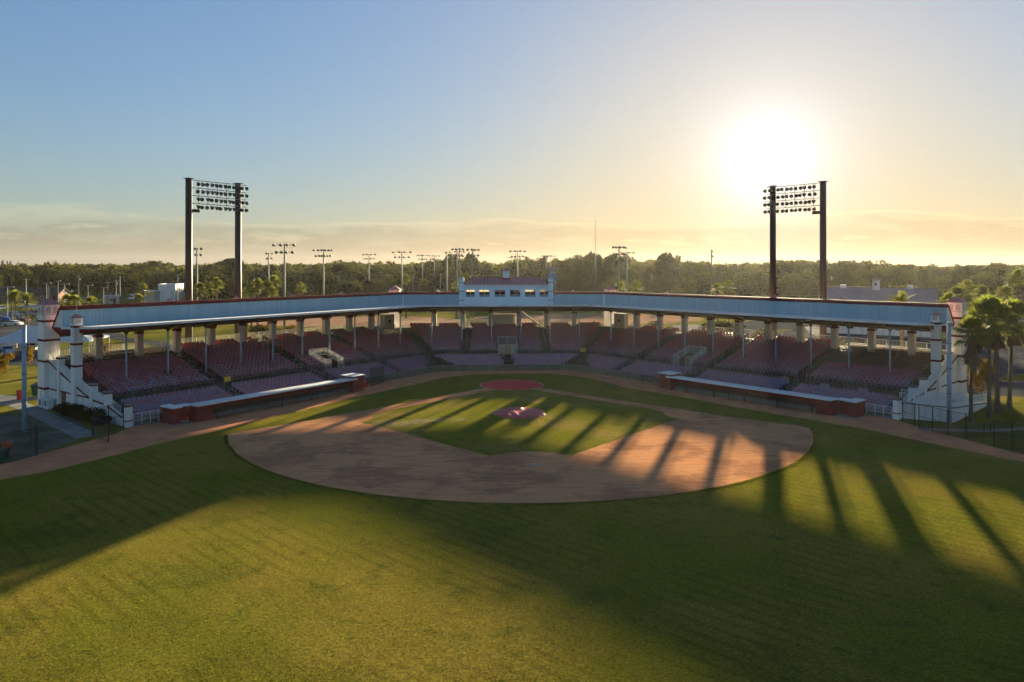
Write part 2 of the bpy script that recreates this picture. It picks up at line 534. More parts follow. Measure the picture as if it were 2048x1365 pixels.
MT['lightwood'] = mat('pale_tan_board', (0.48, 0.36, 0.24), 0.85, 0.15, (0.40, 0.29, 0.19), scale=0.8)  # plain pale tan board for the middle stairwell wall
MT['yellow'] = mat('yellow_paint', (0.62, 0.45, 0.06), 0.6, 0.3)
MT['orange'] = mat('orange_plastic', (0.55, 0.12, 0.03), 0.5, 0.4)
MT['redplastic'] = mat('red_plastic', (0.45, 0.03, 0.03), 0.5, 0.4)
MT['greenbin'] = mat('green_painted_steel', (0.03, 0.09, 0.05), 0.6, 0.3)
MT['brick'] = mat('brown_brickwork', (0.22, 0.13, 0.10), 0.9, 0.1, (0.16, 0.10, 0.08), scale=1.0)
MT['door'] = mat('red_door_paint', (0.22, 0.045, 0.025), 0.6, 0.3, (0.17, 0.04, 0.025), scale=1.5)
MT['wood'] = mat('utility_wood', (0.22, 0.18, 0.14), 0.9, 0.1)
MT['bandit'] = mat('signal_blue', (0.10, 0.22, 0.45), 0.6, 0.3)


def mesh_mat(name, col, pitch, wire):
    """woven wire: opaque wires, open holes"""
    m = bpy.data.materials.new(name)
    m.use_nodes = True
    nn, nl = m.node_tree.nodes, m.node_tree.links
    p = nn['Principled BSDF']
    p.inputs['Base Color'].default_value = (*col, 1)
    p.inputs['Roughness'].default_value = 0.6
    uv = N(nn, 'ShaderNodeUVMap')
    sp = N(nn, 'ShaderNodeSeparateXYZ')
    nl.new(uv.outputs[0], sp.inputs[0])
    u, v = sp.outputs[0], sp.outputs[1]
    fs = []
    for op in ('ADD', 'SUBTRACT'):
        t = M(nn, nl, 'FRACT', M(nn, nl, 'DIVIDE', M(nn, nl, op, u, v), pitch))
        fs.append(M(nn, nl, 'LESS_THAN', t, wire / pitch))
    f = M(nn, nl, 'MAXIMUM', fs[0], fs[1])
    tr = N(nn, 'ShaderNodeBsdfTransparent')
    ms = N(nn, 'ShaderNodeMixShader')
    nl.new(f, ms.inputs[0])
    nl.new(tr.outputs[0], ms.inputs[1])
    nl.new(p.outputs[0], ms.inputs[2])
    nl.new(ms.outputs[0], nn['Material Output'].inputs[0])
    return m


MT['chain'] = mesh_mat('black_chain_link', (0.02, 0.022, 0.022), 0.07, 0.008)
MT['netting'] = mesh_mat('green_netting', (0.02, 0.06, 0.04), 0.06, 0.012)


def mesh_panel(pts4, name, m, parent):
    """a wire mesh panel with metre UVs; pts: bottom a, bottom b, top b, top a"""
    a, b, c, d = [Vector(p) for p in pts4]
    me = bpy.data.meshes.new(name)
    me.from_pydata([a, b, c, d], [], [(0, 1, 2, 3)])
    uvl = me.uv_layers.new(name='UVMap')
    w, h = (b - a).length, (d - a).length
    for i, uvc in enumerate(((0, 0), (w, 0), (w, h), (0, h))):
        uvl.data[i].uv = uvc
    me.materials.append(m)
    o = bpy.data.objects.new(name, me)
    COL.objects.link(o)
    if parent is not None:
        o.parent = parent
        o.matrix_parent_inverse = parent.matrix_basis.inverted()
    return o

# ------------------------------------------------------------------ the ground
def sheet(name, pts, z, m, jitter=0.0, step=None, closed=True, kind='structure'):
    """a flat ground sheet; its outline can be broken up a little so that turf edges are not ruled lines"""
    P = [Vector((x, y)) for x, y in pts]
    if step:
        Q = []
        for i, a in enumerate(P):
            b = P[(i + 1) % len(P)]
            n = max(1, int((b - a).length / step))
            for k in range(n):
                q = a.lerp(b, k / n)
                Q.append(q + Vector((random.uniform(-1, 1), random.uniform(-1, 1))) * (jitter if k or True else 0))
        P = Q
    mb = MB()
    mb.poly([(p.x, p.y, z) for p in P])
    o = mb.build(name, m)
    o['kind'] = kind
    return o


def strip(name, line, w, z, m, kind='structure'):
    mb = MB()
    L = [Vector((x, y)) for x, y in line]
    lo, hi = [], []
    for i, p in enumerate(L):
        t = (L[min(i + 1, len(L) - 1)] - L[max(i - 1, 0)]).normalized()
        nrm = Vector((-t.y, t.x))
        lo.append(p - nrm * w / 2)
        hi.append(p + nrm * w / 2)
    for i in range(len(L) - 1):
        mb.quad((*lo[i], z), (*lo[i + 1], z), (*hi[i + 1], z), (*hi[i], z))
    o = mb.build(name, m)
    o['kind'] = kind
    return o


# one sheet out to the horizon
sheet('ground', [(-1700, -600), (1700, -600), (1700, 1650), (-1700, 1650)], 0.0, MT['grass_far'])
sheet('outfield_grass', [(-75, -140), (75, -140), (75, -60), (43, -43), (39.0, -38.5), (37.4, -35.6), (35.3, -31.6), (33.1, -27.4), (29.4, -22.6), (25.2, -17.2), (21.5, -11.6), (14.9, -3.0),
                         (12.0, 3.4), (9.6, 7.2), (6.0, 9.3), (0, 9.9), (-5, 9.4), (-9.4, 6.6), (-12.0, 2.4), (-14.6, -1.4), (-19.7, -9.0), (-25.4, -18.4), (-29.4, -24.8),
                         (-32.6, -29.6), (-34.6, -33.4), (-37.2, -38.1), (-40.0, -40.6), (-60, -52)], 0.008, MT['grass_out'], 0.12, 0.8)
sheet('warning_track', [(-62, -51.5), (-52, -42.5), (-42.6, -36.5), (-41.6, -34.0), (-40.2, -30.4), (-38.6, -26.0), (-38.6, -23.2), (-10.0, 12.95), (10.0, 12.95), (38.4, -23.2),
                        (38.9, -26.8), (39.9, -31.9), (41.3, -37.1), (52, -43.5), (75, -59), (75, -62), (43, -44), (39.0, -39.2), (0, -18), (-40.0, -41.4), (-61, -53)], 0.004, MT['track'], 0.10, 1.0)

# infield: clay arc about the mound, turf square, base paths
def arc_pts(cx, cy, r, a0, a1, n):
    return [(cx + r * math.cos(a0 + (a1 - a0) * i / n), cy + r * math.sin(a0 + (a1 - a0) * i / n)) for i in range(n + 1)]


arc = arc_pts(0, -18.44, 29.1, R(196.5), R(343.5), 60)
dirt = arc + [(27.2, -25.6), (24.6, -23.6), (20.8, -20.0), (17.2, -16.2), (15.6, -16.6), (0, -22), (-15.6, -16.6), (-17.2, -16.2), (-20.8, -20.0), (-24.6, -23.6), (-27.2, -25.6)]
sheet('infield_dirt', dirt, 0.012, MT['dirt'], 0.12, 0.6)
for sgn in (-1, 1):
    strip('base_path', [(sgn * 2.2, -2.2), (sgn * 8.5, -9.0), (sgn * 16.4, -17.0)], 1.9, 0.016, MT['dirt'])
diam = [(0, -4.6), (3.2, -5.6), (15.9, -18.6)] + arc_pts(19.4, -19.4, 4.0, R(168), R(222), 7) + [(14.6, -23.6), (3.4, -35.6)] + arc_pts(0, -38.8, 4.6, R(42), R(138), 8) + \
    [(-3.4, -35.6), (-14.6, -23.6)] + arc_pts(-19.4, -19.4, 4.0, R(318), R(372), 7) + [(-15.9, -18.6), (-3.2, -5.6)]
sheet('infield_grass', diam, 0.022, MT['grass_in'], 0.06, 0.6)
sheet('home_plate_dirt', arc_pts(0, 0, 4.3, 0, 2 * math.pi, 40)[:-1], 0.020, MT['dirt'], 0.06)

# paths, lots and roads round the park
def patch(name, pts, z, m):
    return sheet(name, pts, z, m)


patch('bare_ground', [(-54, -16), (-48, -16), (-40.8, -26.0), (-41.5, -33.5), (-46, -40), (-70, -50), (-80, -30)], 0.003, mat('worn_soil', (0.15, 0.135, 0.10), 1.0, 0.05, (0.085, 0.09, 0.05), scale=0.35, detail=8, lo=0.42, hi=0.58))
strip('sidewalk', [(-60, -8), (-54.0, -13.6), (-46, -21.6), (-40.6, -27.0)], 1.9, 0.010, MT['concrete'])
strip('service_drive', [(-120, 8), (-80, -2), (-57, -9)], 5.0, 0.006, MT['concrete'])
strip('sidewalk', [(38.2, -27.6), (44, -28.6), (60, -26.2), (90, -20)], 1.1, 0.010, MT['concrete'])
# north car park and ring road on the left
patch('parking_lot', [(-70, 22), (-170, 22), (-190, 150), (-150, 175), (-118, 120), (-100, 62)], 0.010, MT['asphalt'])
strip('road', [(-400, 300), (-220, 262), (-120, 246), (0, 250), (110, 262), (260, 250), (520, 180)], 9.0, 0.014, MT['asphalt'])
strip('park_path', [(-104, 120), (-96, 85), (-84, 66), (-70, 54), (-60, 41), (-55, 30), (-50, 12)], 4.0, 0.018, MT['asphalt'])
strip('sidewalk', [(-118, 238), (0, 242), (110, 254)], 2.0, 0.012, MT['concrete'])
# south car park on the right
patch('parking_lot', [(57, -10), (75, -16), (150, 0), (160, 120), (96, 128), (62, 96), (44, 62), (47, 20)], 0.010, MT['asphalt'])
patch('car_park_exit', [(30, 60), (44, 58), (62, 92), (50, 96)], 0.014, MT['concrete'])
for i, (x, y, a, b) in enumerate(((72, 2, 5.5, 2.0), (88, 16, 6.0, 2.2), (78, 40, 7.0, 2.2), (100, 58, 8, 2.4), (66, 74, 7, 2.4), (92, 92, 8, 2.5), (104, 28, 6, 2.2))):
    mb = MB()
    el = [(x + a * math.cos(t) * math.cos(.5) - b * math.sin(t) * math.sin(.5), y + a * math.cos(t) * math.sin(.5) + b * math.sin(t) * math.cos(.5)) for t in [2 * math.pi * k / 24 for k in range(24)]]
    mb.prism([(px, py, 0.011) for px, py in el], (0, 0, 0.13))
    o = mb.build('kerb', MT['concrete'])
    o['kind'] = 'structure'
    cxy = Vector((x, y))
    patch('island_grass', [tuple(cxy + (Vector(p) - cxy) * 0.93) for p in el], 0.147, MT['grass_far'])
mb = MB()
for k in range(26):
    for row, (ox, oy) in enumerate(((60, 22), (84, 30), (110, 48))):
        p = Vector((ox + k * 0.9, oy + k * 2.6))
        if k % 2 == 0:
            d = Vector((0.94, -0.33))
            nrm = Vector((0.33, 0.94)) * 0.06
            a, b = p - d * 2.6, p + d * 2.6
            mb.quad((*(a - nrm), 0.016), (*(b - nrm), 0.016), (*(b + nrm), 0.016), (*(a + nrm), 0.016))
for k in range(30):
    for ox in (-150, -128):
        p = Vector((ox + k * 0.6, 40 + k * 2.8))
        d, nrm = Vector((0.97, -0.2)), Vector((0.2, 0.97)) * 0.06
        a, b = p - d * 2.6, p + d * 2.6
        mb.quad((*(a - nrm), 0.016), (*(b - nrm), 0.016), (*(b + nrm), 0.016), (*(a + nrm), 0.016))
tag(mb.build('parking_markings', MT['white']), kind='structure')
# two practice diamonds behind the stand
for (cx, cy, r) in ((-42, 112, 26), (28, 118, 28)):
    sheet('practice_infield', [(cx + r * math.cos(t) * 1.25, cy + r * math.sin(t) * 0.72) for t in [2 * math.pi * k / 40 for k in range(40)]], 0.012, MT['dirt_far'], 0.25, 2.0)

# turf blades standing on the outfield, thick enough near the camera to break up the sheet
def turf_blades():
    rng = np.random.default_rng(5)
    n = 520000
    Yv = 25 + (rng.random(n) ** 1.6) * 47
    uv = rng.uniform(-30, 2078, n)
    X = (uv - 1024) / 1430 * Yv
    cf, sf = math.cos(R(2.635)), math.sin(R(2.635))
    x = -4.32 + cf * X + sf * Yv
    y = -95.06 - sf * X + cf * Yv
    keep = (np.hypot(x, y + 18.44) > 29.15) & (y < -26) & (np.abs(x) < 33 + np.maximum(0, (-31 - y) * 0.62))
    dens = 0.5 + 0.5 * np.sin(x * 0.9 + 1.7 * np.sin(y * 0.31)) * np.sin(y * 0.7 + 1.3 * np.sin(x * 0.23))
    keep &= rng.random(n) < 0.35 + 0.65 * dens
    # a ragged lip of turf along the clay arc
    m = 26000
    t = rng.uniform(R(197), R(343), m)
    rr = 29.1 + np.abs(rng.normal(0, 0.16, m))
    x = np.concatenate([x[keep], rr * np.cos(t)])
    y = np.concatenate([y[keep], -18.44 + rr * np.sin(t)])
    k = len(x)
    h = rng.uniform(0.025, 0.065, k)
    h[-m:] *= 1.6
    w = rng.uniform(0.006, 0.014, k)
    a = rng.uniform(0, 2 * math.pi, k)
    ln = rng.uniform(0.0, 0.05, k)
    b = rng.uniform(0, 2 * math.pi, k)
    P = np.zeros((k, 3, 3))
    P[:, 0, 0], P[:, 0, 1] = x - np.cos(a) * w, y - np.sin(a) * w
    P[:, 1, 0], P[:, 1, 1] = x + np.cos(a) * w, y + np.sin(a) * w
    P[:, 2, 0], P[:, 2, 1], P[:, 2, 2] = x + np.cos(b) * ln, y + np.sin(b) * ln, h
    P[:, :2, 2] = 0.004
    me = bpy.data.meshes.new('turf_blades')
    me.vertices.add(k * 3)
    me.vertices.foreach_set('co', P.astype(np.float32).ravel())
    me.loops.add(k * 3)
    me.loops.foreach_set('vertex_index', np.arange(k * 3, dtype=np.int32))
    me.polygons.add(k)
    me.polygons.foreach_set('loop_start', np.arange(0, k * 3, 3, dtype=np.int32))
    me.polygons.foreach_set('loop_total', np.full(k, 3, dtype=np.int32))
    me.materials.append(MT['blade'])
    me.update()
    o = bpy.data.objects.new('turf_blades', me)
    COL.objects.link(o)
    return tag(o, 'short uneven outfield turf in the foreground', 'grass', kind='stuff')


turf_blades()

# ------------------------------------------------------------------ the grandstand: a straight middle and two wings
TH = R(38.4)
KM = (1 - math.sin(TH)) / math.cos(TH)      # mitre at the two corners
SE = 46.0                                   # length of a wing along its front wall


def S(seg, s, e, z=0.0):
    """point of the stand: seg -1 left wing, 0 middle, 1 right wing; s along the front, e away from the field"""
    if seg == 0:
        return Vector((s, 13 + e, z))
    d = Vector((seg * math.sin(TH), -math.cos(TH)))
    n = Vector((seg * math.cos(TH), math.sin(TH)))
    p = Vector((seg * 10.0, 13.0)) + d * s + n * e
    return Vector((p.x, p.y, z))


def DV(seg):
    return Vector((1, 0, 0)) if seg == 0 else Vector((seg * math.sin(TH), -math.cos(TH), 0))


def NV(seg):
    return Vector((0, 1, 0)) if seg == 0 else Vector((seg * math.cos(TH), math.sin(TH), 0))


def stations(e, z, end=SE):
    return [S(-1, end, e, z), S(-1, -KM * e, e, z), S(1, -KM * e, e, z), S(1, end, e, z)]


def sweep(mb, prof, end=SE, closed=False):
    pr = list(prof) + ([prof[0]] if closed else [])
    for (e0, z0), (e1, z1) in zip(pr[:-1], pr[1:]):
        a, b = stations(e0, z0, end), stations(e1, z1, end)
        for i in range(3):
            mb.quad(a[i], a[i + 1], b[i + 1], b[i])
    if closed:
        for seg in (-1, 1):
            mb.poly([S(seg, end, e, z) for e, z in prof])
    return mb


def picket(mb, p, q, h, spacing=0.16, r=0.012, post=2.4, lift=0.08, pr=0.035):
    p, q = Vector(p), Vector(q)
    n = max(1, int((q - p).length / spacing))
    up = Vector((0, 0, 1))
    mb.tube(p + up * h, q + up * h, 0.03, 5)
    mb.tube(p + up * lift, q + up * lift, 0.022, 4)
    for i in range(n + 1):
        a = p.lerp(q, i / n)
        mb.tube(a + up * lift, a + up * h, r, 3, cap=False)
    k = max(1, round((q - p).length / post))
    for i in range(k + 1):
        a = p.lerp(q, i / k)
        mb.tube(a, a + up * (h + 0.03), pr, 5)


GS = thing('grandstand', (0, 13, 0), 'long angled covered grandstand with maroon seats and blue metal roof screen', 'grandstand')

ROW_U, ROW_L = 15, 6
eU = lambda j: 5.7 + 0.72 * j
zU = lambda j: 2.17 + 0.217 * j
eL = lambda k: 0.6 + 0.70 * k
zL = lambda k: 0.30 + 0.19 * k
VOM = {-1: (14.4, 17.4), 0: (-1.25, 1.75), 1: (14.4, 17.4)}


def row_quads(mb, seg, e0, e1, z, zp, gap=None):
    """tread + riser of one step, leaving out a stairwell gap"""
    def lim(e, side):
        if seg == 0:
            return side * (10 + KM * e)
        return -KM * e if side < 0 else SE
    spans = [(None, None)] if gap is None else [(None, gap[0]), (gap[1], None)]
    for a, b in spans:
        A = lambda e: lim(e, -1) if a is None else a
        B = lambda e: lim(e, 1) if b is None else b
        mb.quad(S(seg, A(e0), e0, z), S(seg, B(e0), e0, z), S(seg, B(e1), e1, z), S(seg, A(e1), e1, z))
        mb.quad(S(seg, A(e0), e0, zp), S(seg, B(e0), e0, zp), S(seg, B(e0), e0, z), S(seg, A(e0), e0, z))


mb = MB()
for seg in (-1, 0, 1):
    prev = 0.30
    mb_e = [0.22] + [eL(k) - 0.32 for k in range(1, ROW_L)] + [4.35]
    for k in range(ROW_L):
        row_quads(mb, seg, mb_e[k], mb_e[k + 1], zL(k), zL(k - 1) if k else 0.0)
    row_quads(mb, seg, 4.35, 5.36, 1.30, zL(5))
    for j in range(ROW_U):
        e0 = 5.36 if j == 0 else eU(j) - 0.34
        e1 = eU(j + 1) - 0.34 if j < ROW_U - 1 else 17.05
        row_quads(mb, seg, e0, e1, zU(j), 1.30 if j == 0 else zU(j - 1), VOM[seg] if j < 5 else None)
mb.build('seating_tier', MT['tier'], GS)
# stairwells through the upper tier
for seg in (-1, 0, 1):
    a, b = VOM[seg]
    e0, e1 = 5.36, eU(5) - 0.34
    mb = MB()
    mb.quad(S(seg, a, e0, 1.302), S(seg, b, e0, 1.302), S(seg, b, e1, 1.302), S(seg, a, e1, 1.302))
    for s in (a, b):
        mb.poly([S(seg, s, e0, 1.3), S(seg, s, e1, 1.3), S(seg, s, e1, zU(4)), S(seg, s, e0, zU(0))])
    mb.build('stairwell', MT['tier'], GS)
    mb = MB()
    mb.obox((S(seg, a + 0.3, e1 - 0.03, 2.2) + S(seg, b - 0.3, e1 - 0.03, 2.2)) / 2, DV(seg) * ((b - a) / 2 - 0.05), NV(seg) * 0.02, (0, 0, 0.9))
    mb.build('stairwell_wall', MT['lightwood'] if seg == 0 else MT['bench'], GS)
    mb = MB()
    for p, q in ((S(seg, a, e0, zU(0)), S(seg, a, e1, zU(5))), (S(seg, b, e0, zU(0)), S(seg, b, e1, zU(5))), (S(seg, a, e1, zU(5)), S(seg, b, e1, zU(5)))):
        picket(mb, p, q, 1.0, 0.11, 0.011, 1.2, pr=0.028)
    picket(mb, S(seg, b - 0.9, e0, 1.3), S(seg, b, e0, 1.3), 1.9, 0.11, 0.011, 0.9, pr=0.028)
    picket(mb, S(seg, a, e0, 1.3), S(seg, a + 0.9, e0, 1.3), 1.9, 0.11, 0.011, 0.9, pr=0.028)
    mb.build('stairwell_railing', MT['picket'], GS)
# front wall of the stand and wall under its back
mb = MB()
sweep(mb, [(-0.05, -0.05), (-0.05, 0.85), (0.20, 0.85), (0.20, 0.28)])
mb.build('front_wall', mat('mossy_block_wall', (0.17, 0.17, 0.13), 0.9, 0.1, (0.11, 0.115, 0.085), scale=0.8, detail=7), GS)
mb = MB()
sweep(mb, [(0.20, 0.852), (0.20, 0.90), (-0.08, 0.90), (-0.08, 0.852)])
mb.build('front_wall_cap', MT['concrete'], GS)
mb = MB()
sweep(mb, [(17.05, 5.21), (17.05, -0.05)])
mb.build('rear_wall', MT['cream'], GS)
mb = MB()
for seg, a, b in ((-1, 34.0, 45.6), (1, 34.0, 45.6), (-1, -7.0, -2.0), (1, -7.0, -2.0)):
    mb = MB()
    mb.hexa([S(seg, a, 16.75, 5.2), S(seg, b, 16.75, 5.2), S(seg, b, 17.0, 5.2), S(seg, a, 17.0, 5.2)], [S(seg, a, 16.75, 5.75), S(seg, b, 16.75, 5.75), S(seg, b, 17.0, 5.75), S(seg, a, 17.0, 5.75)])
    mb.build('rear_parapet', MT['cream'], GS)
for seg in (-1, 0, 1):
    mb = MB()
    if seg:
        picket(mb, S(seg, -KM * 16.9, 16.9, 5.2), S(seg, 45.6, 16.9, 5.2), 1.25, 0.17, 0.011, 2.35)
    else:
        picket(mb, S(0, -18.0, 16.9, 5.2), S(0, 18.0, 16.9, 5.2), 1.25, 0.17, 0.011, 2.35)
    mb.build('rear_railing', MT['picket'], GS)

# roof: deck falling to the back, soffit, eave trim, blue screen with red coping, mansard back
mb = MB()
sweep(mb, [(6.2, 9.56), (15.3, 9.04)])
mb.build('roof_deck', MT['white'], GS)
mb = MB()
sweep(mb, [(6.12, 9.575), (6.12, 9.33), (6.3, 9.33), (6.3, 9.572)], closed=True, end=SE + 0.05)
mb.build('eave_trim', MT['white'], GS)
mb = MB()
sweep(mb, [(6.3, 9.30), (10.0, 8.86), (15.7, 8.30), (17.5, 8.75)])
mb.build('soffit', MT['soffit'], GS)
for seg in (-1, 1):
    mb = MB()
    mb.prism([S(seg, SE - 0.02, e, z) for e, z in ((6.3, 9.30), (6.3, 9.50), (15.2, 8.95), (17.4, 8.95), (17.5, 8.75), (15.7, 8.15), (10.0, 8.70))], DV(seg) * 0.12)
    mb.build('end_board', MT['maroon'], GS)
    mb = MB()
    mb.prism([S(seg, SE - 0.02, e, z) for e, z in ((6.3, 9.33), (6.3, 9.575), (15.1, 9.06), (15.1, 8.82))], DV(seg) * 0.17)
    mb.build('eave_trim', MT['white'], GS)
# ribbed screen
mb = MB()
sweep(mb, [(15.2, 9.02), (15.2, 10.92)])
mb.build('roof_screen', MT['fascia'], GS)
mb = MB()
for seg in (-1, 0, 1):
    s0, s1 = (-KM * 15.2, SE) if seg else (-(10 + KM * 15.2), 10 + KM * 15.2)
    n = int((s1 - s0) / 0.42)
    for i in range(n):
        s = s0 + (i + 0.5) * (s1 - s0) / n
        w, t = 0.055, 0.05
        a, b, c = S(seg, s - w, 15.2, 9.04), S(seg, s, 15.2 - t, 9.04), S(seg, s + w, 15.2, 9.04)
        up = Vector((0, 0, 1.87))
        mb.quad(a, b, b + up, a + up)
        mb.quad(b, c, c + up, b + up)
mb.build('screen_rib', MT['fascia'], GS)
for seg in (-1, 1):
    mb = MB()
    c = S(seg, -KM * 15.1, 15.1, 9.98)
    mb.obox(c, Vector((0.10, 0, 0)), Vector((0, 0.10, 0)), (0, 0, 0.93))
    mb.build('screen_corner_trim', MT['fascia_light'], GS)
mb = MB()
sweep(mb, [(15.08, 10.92), (15.08, 11.38), (15.62, 11.38), (15.62, 10.92)], closed=True, end=SE + 0.06)
mb.build('coping', MT['maroon'], GS)
mb = MB()
sweep(mb, [(15.62, 11.18), (17.5, 8.74)])
mb.build('rear_roof_slope', MT['maroon_roof'], GS)
for seg in (-1, 1):
    mb = MB()
    mb.prism([S(seg, SE, e, z) for e, z in ((15.19, 9.0), (15.19, 10.92), (15.62, 10.92), (17.3, 8.96))], DV(seg) * 0.06)
    mb.build('screen_end', MT['white'], GS)
    mb = MB()
    mb.prism([S(seg, SE - 0.05, e, z) for e, z in ((15.62, 10.92), (15.62, 11.2), (15.75, 11.2), (17.62, 8.85), (17.35, 8.85))], DV(seg) * 0.16)
    mb.build('rake_trim', MT['maroon'], GS)

# bays: tapered beam, square column with red head, slender roof pole
BAYS = [(seg, 42.2 - 4.7 * k) for seg in (-1, 1) for k in range(10)] + [(0, x) for x in (-12.0, -7.1, -2.3, 2.5, 7.3, 12.1)]
for seg, s in BAYS:
    dv, nv = DV(seg), NV(seg)
    mb = MB()
    prof = [(6.7, 9.24, 9.10), (8.7, 9.02, 8.66), (10.4, 8.82, 8.52), (14.3, 8.44, 8.12), (14.7, 8.40, 7.90), (15.75, 8.32, 7.90)]
    for (e0, t0, b0), (e1, t1, b1) in zip(prof[:-1], prof[1:]):
        w = dv * 0.17
        mb.hexa([S(seg, s, e0, b0) - w, S(seg, s, e0, b0) + w, S(seg, s, e1, b1) + w, S(seg, s, e1, b1) - w],
                [S(seg, s, e0, t0) - w, S(seg, s, e0, t0) + w, S(seg, s, e1, t1) + w, S(seg, s, e1, t1) - w])
    mb.build('beam', MT['beam'], GS)
    mb = MB()
    mb.obox(S(seg, s, 15.25, 6.20), dv * 0.36, nv * 0.36, (0, 0, 1.45))
    col = mb.build('column', MT['cream'], GS)
    mb = MB()
    mb.obox(S(seg, s, 15.25, 7.77), dv * 0.43, nv * 0.43, (0, 0, 0.12))
    mb.build('column_head', MT['maroon'], col)
    mb = MB()
    mb.tube(S(seg, s, 8.7, 2.6), S(seg, s, 8.7, 8.68), 0.10, 8)
    pole = mb.build('roof_pole', MT['bluepole'], GS, True)
    mb = MB()
    w = dv * 0.10
    mb.hexa([S(seg, s, 8.58, 8.35) - w, S(seg, s, 8.58, 8.35) + w, S(seg, s, 8.82, 8.35) + w, S(seg, s, 8.82, 8.35) - w],
            [S(seg, s, 8.1, 8.72) - w, S(seg, s, 8.1, 8.72) + w, S(seg, s, 9.3, 8.66) + w, S(seg, s, 9.3, 8.66) - w])
    mb.build('pole_bracket', MT['beam'], pole)
mb = MB()
sweep(mb, [(15.6, 8.33), (15.6, 7.95), (15.85, 7.95), (15.85, 8.33)])
mb.build('rear_beam', MT['beam'], GS)
mb = MB()
sweep(mb, [(8.55, 8.98), (8.55, 8.72), (8.85, 8.72), (8.85, 8.98)])
mb.build('pole_beam', MT['beam'], GS)

# rails in front of the upper tier, hand rails in the aisles
AISLES_U = (33.2, 20.6, 8.8)
AISLES_L = (32.9, 19.6, 7.9)


def guard(mb, p, q, h, post=2.35, rails=(1.0, 0.55)):
    p, q = Vector(p), Vector(q)
    up = Vector((0, 0, 1))
    k = max(1, round((q - p).length / post))
    for f in rails:
        mb.tube(p + up * h * f, q + up * h * f, 0.026, 5)
    for i in range(k + 1):
        a = p.lerp(q, i / k)
        mb.tube(a, a + up * h, 0.028, 5)


for seg in (-1, 1):
    for a, b in ((-2.2, 8.1), (9.5, 14.2), (17.6, 19.9), (21.3, 32.5), (33.9, 45.4)):
        mb = MB()
        guard(mb, S(seg, a, 5.28, 1.3), S(seg, b, 5.28, 1.3), 1.35, rails=(1.0, 0.80))
        mb.build('guard_rail', MT['rail'], GS)
for a, b in ((-12.2, -7.0), (-5.7, -1.4), (1.9, 5.8), (7.1, 12.4)):
    mb = MB()
    guard(mb, S(0, a, 5.28, 1.3), S(0, b, 5.28, 1.3), 1.35, rails=(1.0, 0.80))
    mb.build('guard_rail', MT['rail'], GS)
for seg in (-1, 1):
    for s in AISLES_U + (-1.2,):
        for side in (-0.6, 0.6):
            mb = MB()
            j0, j1 = 10, 14
            guard(mb, S(seg, s + side, eU(j0), zU(j0)), S(seg, s + side, eU(j1), zU(j1)), 0.95, 1.5, (1.0, 0.55))
            mb.build('aisle_rail', MT['rail'], GS)
            mb = MB()
            guard(mb, S(seg, s + side, eU(0), zU(0)), S(seg, s + side, eU(2), zU(2)), 0.95, 1.5, (1.0,))
            mb.build('aisle_rail', MT['rail'], GS)
    for s in AISLES_L + (0.6,):
        for side in (-0.62, 0.62):
            mb = MB()
            guard(mb, S(seg, s + side, eL(1), zL(1)), S(seg, s + side, eL(5), zL(5)), 0.95, 1.4, (1.0, 0.5))
            mb.build('aisle_rail', MT['rail'], GS)
for s in (-6.35, 6.45):
    mb = MB()
    guard(mb, S(0, s, eU(1), zU(1)), S(0, s, eU(14), zU(14)), 0.9, 2.0, (1.0,))
    mb.build('aisle_rail', MT['rail'], GS)

# booths under the back of the roof, stair up to the press box
for seg, s, w in ((-1, -4.4, 1.1), (1, -4.2, 1.1)):
    mb = MB()
    mb.obox(S(seg, s, 16.0, 6.45), DV(seg) * w, NV(seg) * 0.55, (0, 0, 1.25))
    o = mb.build('booth', MT['booth'], GS)
    mb = MB()
    mb.obox(S(seg, s, 15.43, 6.5), DV(seg) * 0.3, NV(seg) * 0.03, (0, 0, 0.2))
    mb.build('vent', MT['beam'], o)
mb = MB()
mb.box(-2.1, 2.3, 28.9, 30.0, 5.2, 7.3)
o = mb.build('booth', MT['cream'], GS)
mb = MB()
mb.box(-2.15, 2.35, 28.85, 30.05, 7.3, 7.45)
mb.build('booth_cap', MT['maroon'], o)
mb = MB()
mb.obox((4.55, 29.9, 6.7), Vector((1.75, 0, -1.35)), Vector((0, 0.5, 0)), Vector((0.06, 0, 0.09)))
mb.tube((2.9, 29.4, 8.9), (6.4, 29.4, 6.2), 0.03)
mb.tube((2.9, 29.4, 8.5), (6.4, 29.4, 5.8), 0.03)
for k in range(4):
    mb.tube((3.2 + k, 29.4, 7.6 - 0.77 * k), (3.2 + k, 29.4, 8.65 - 0.77 * k), 0.03)
mb.build('press_box_stair', MT['beam'], GS)
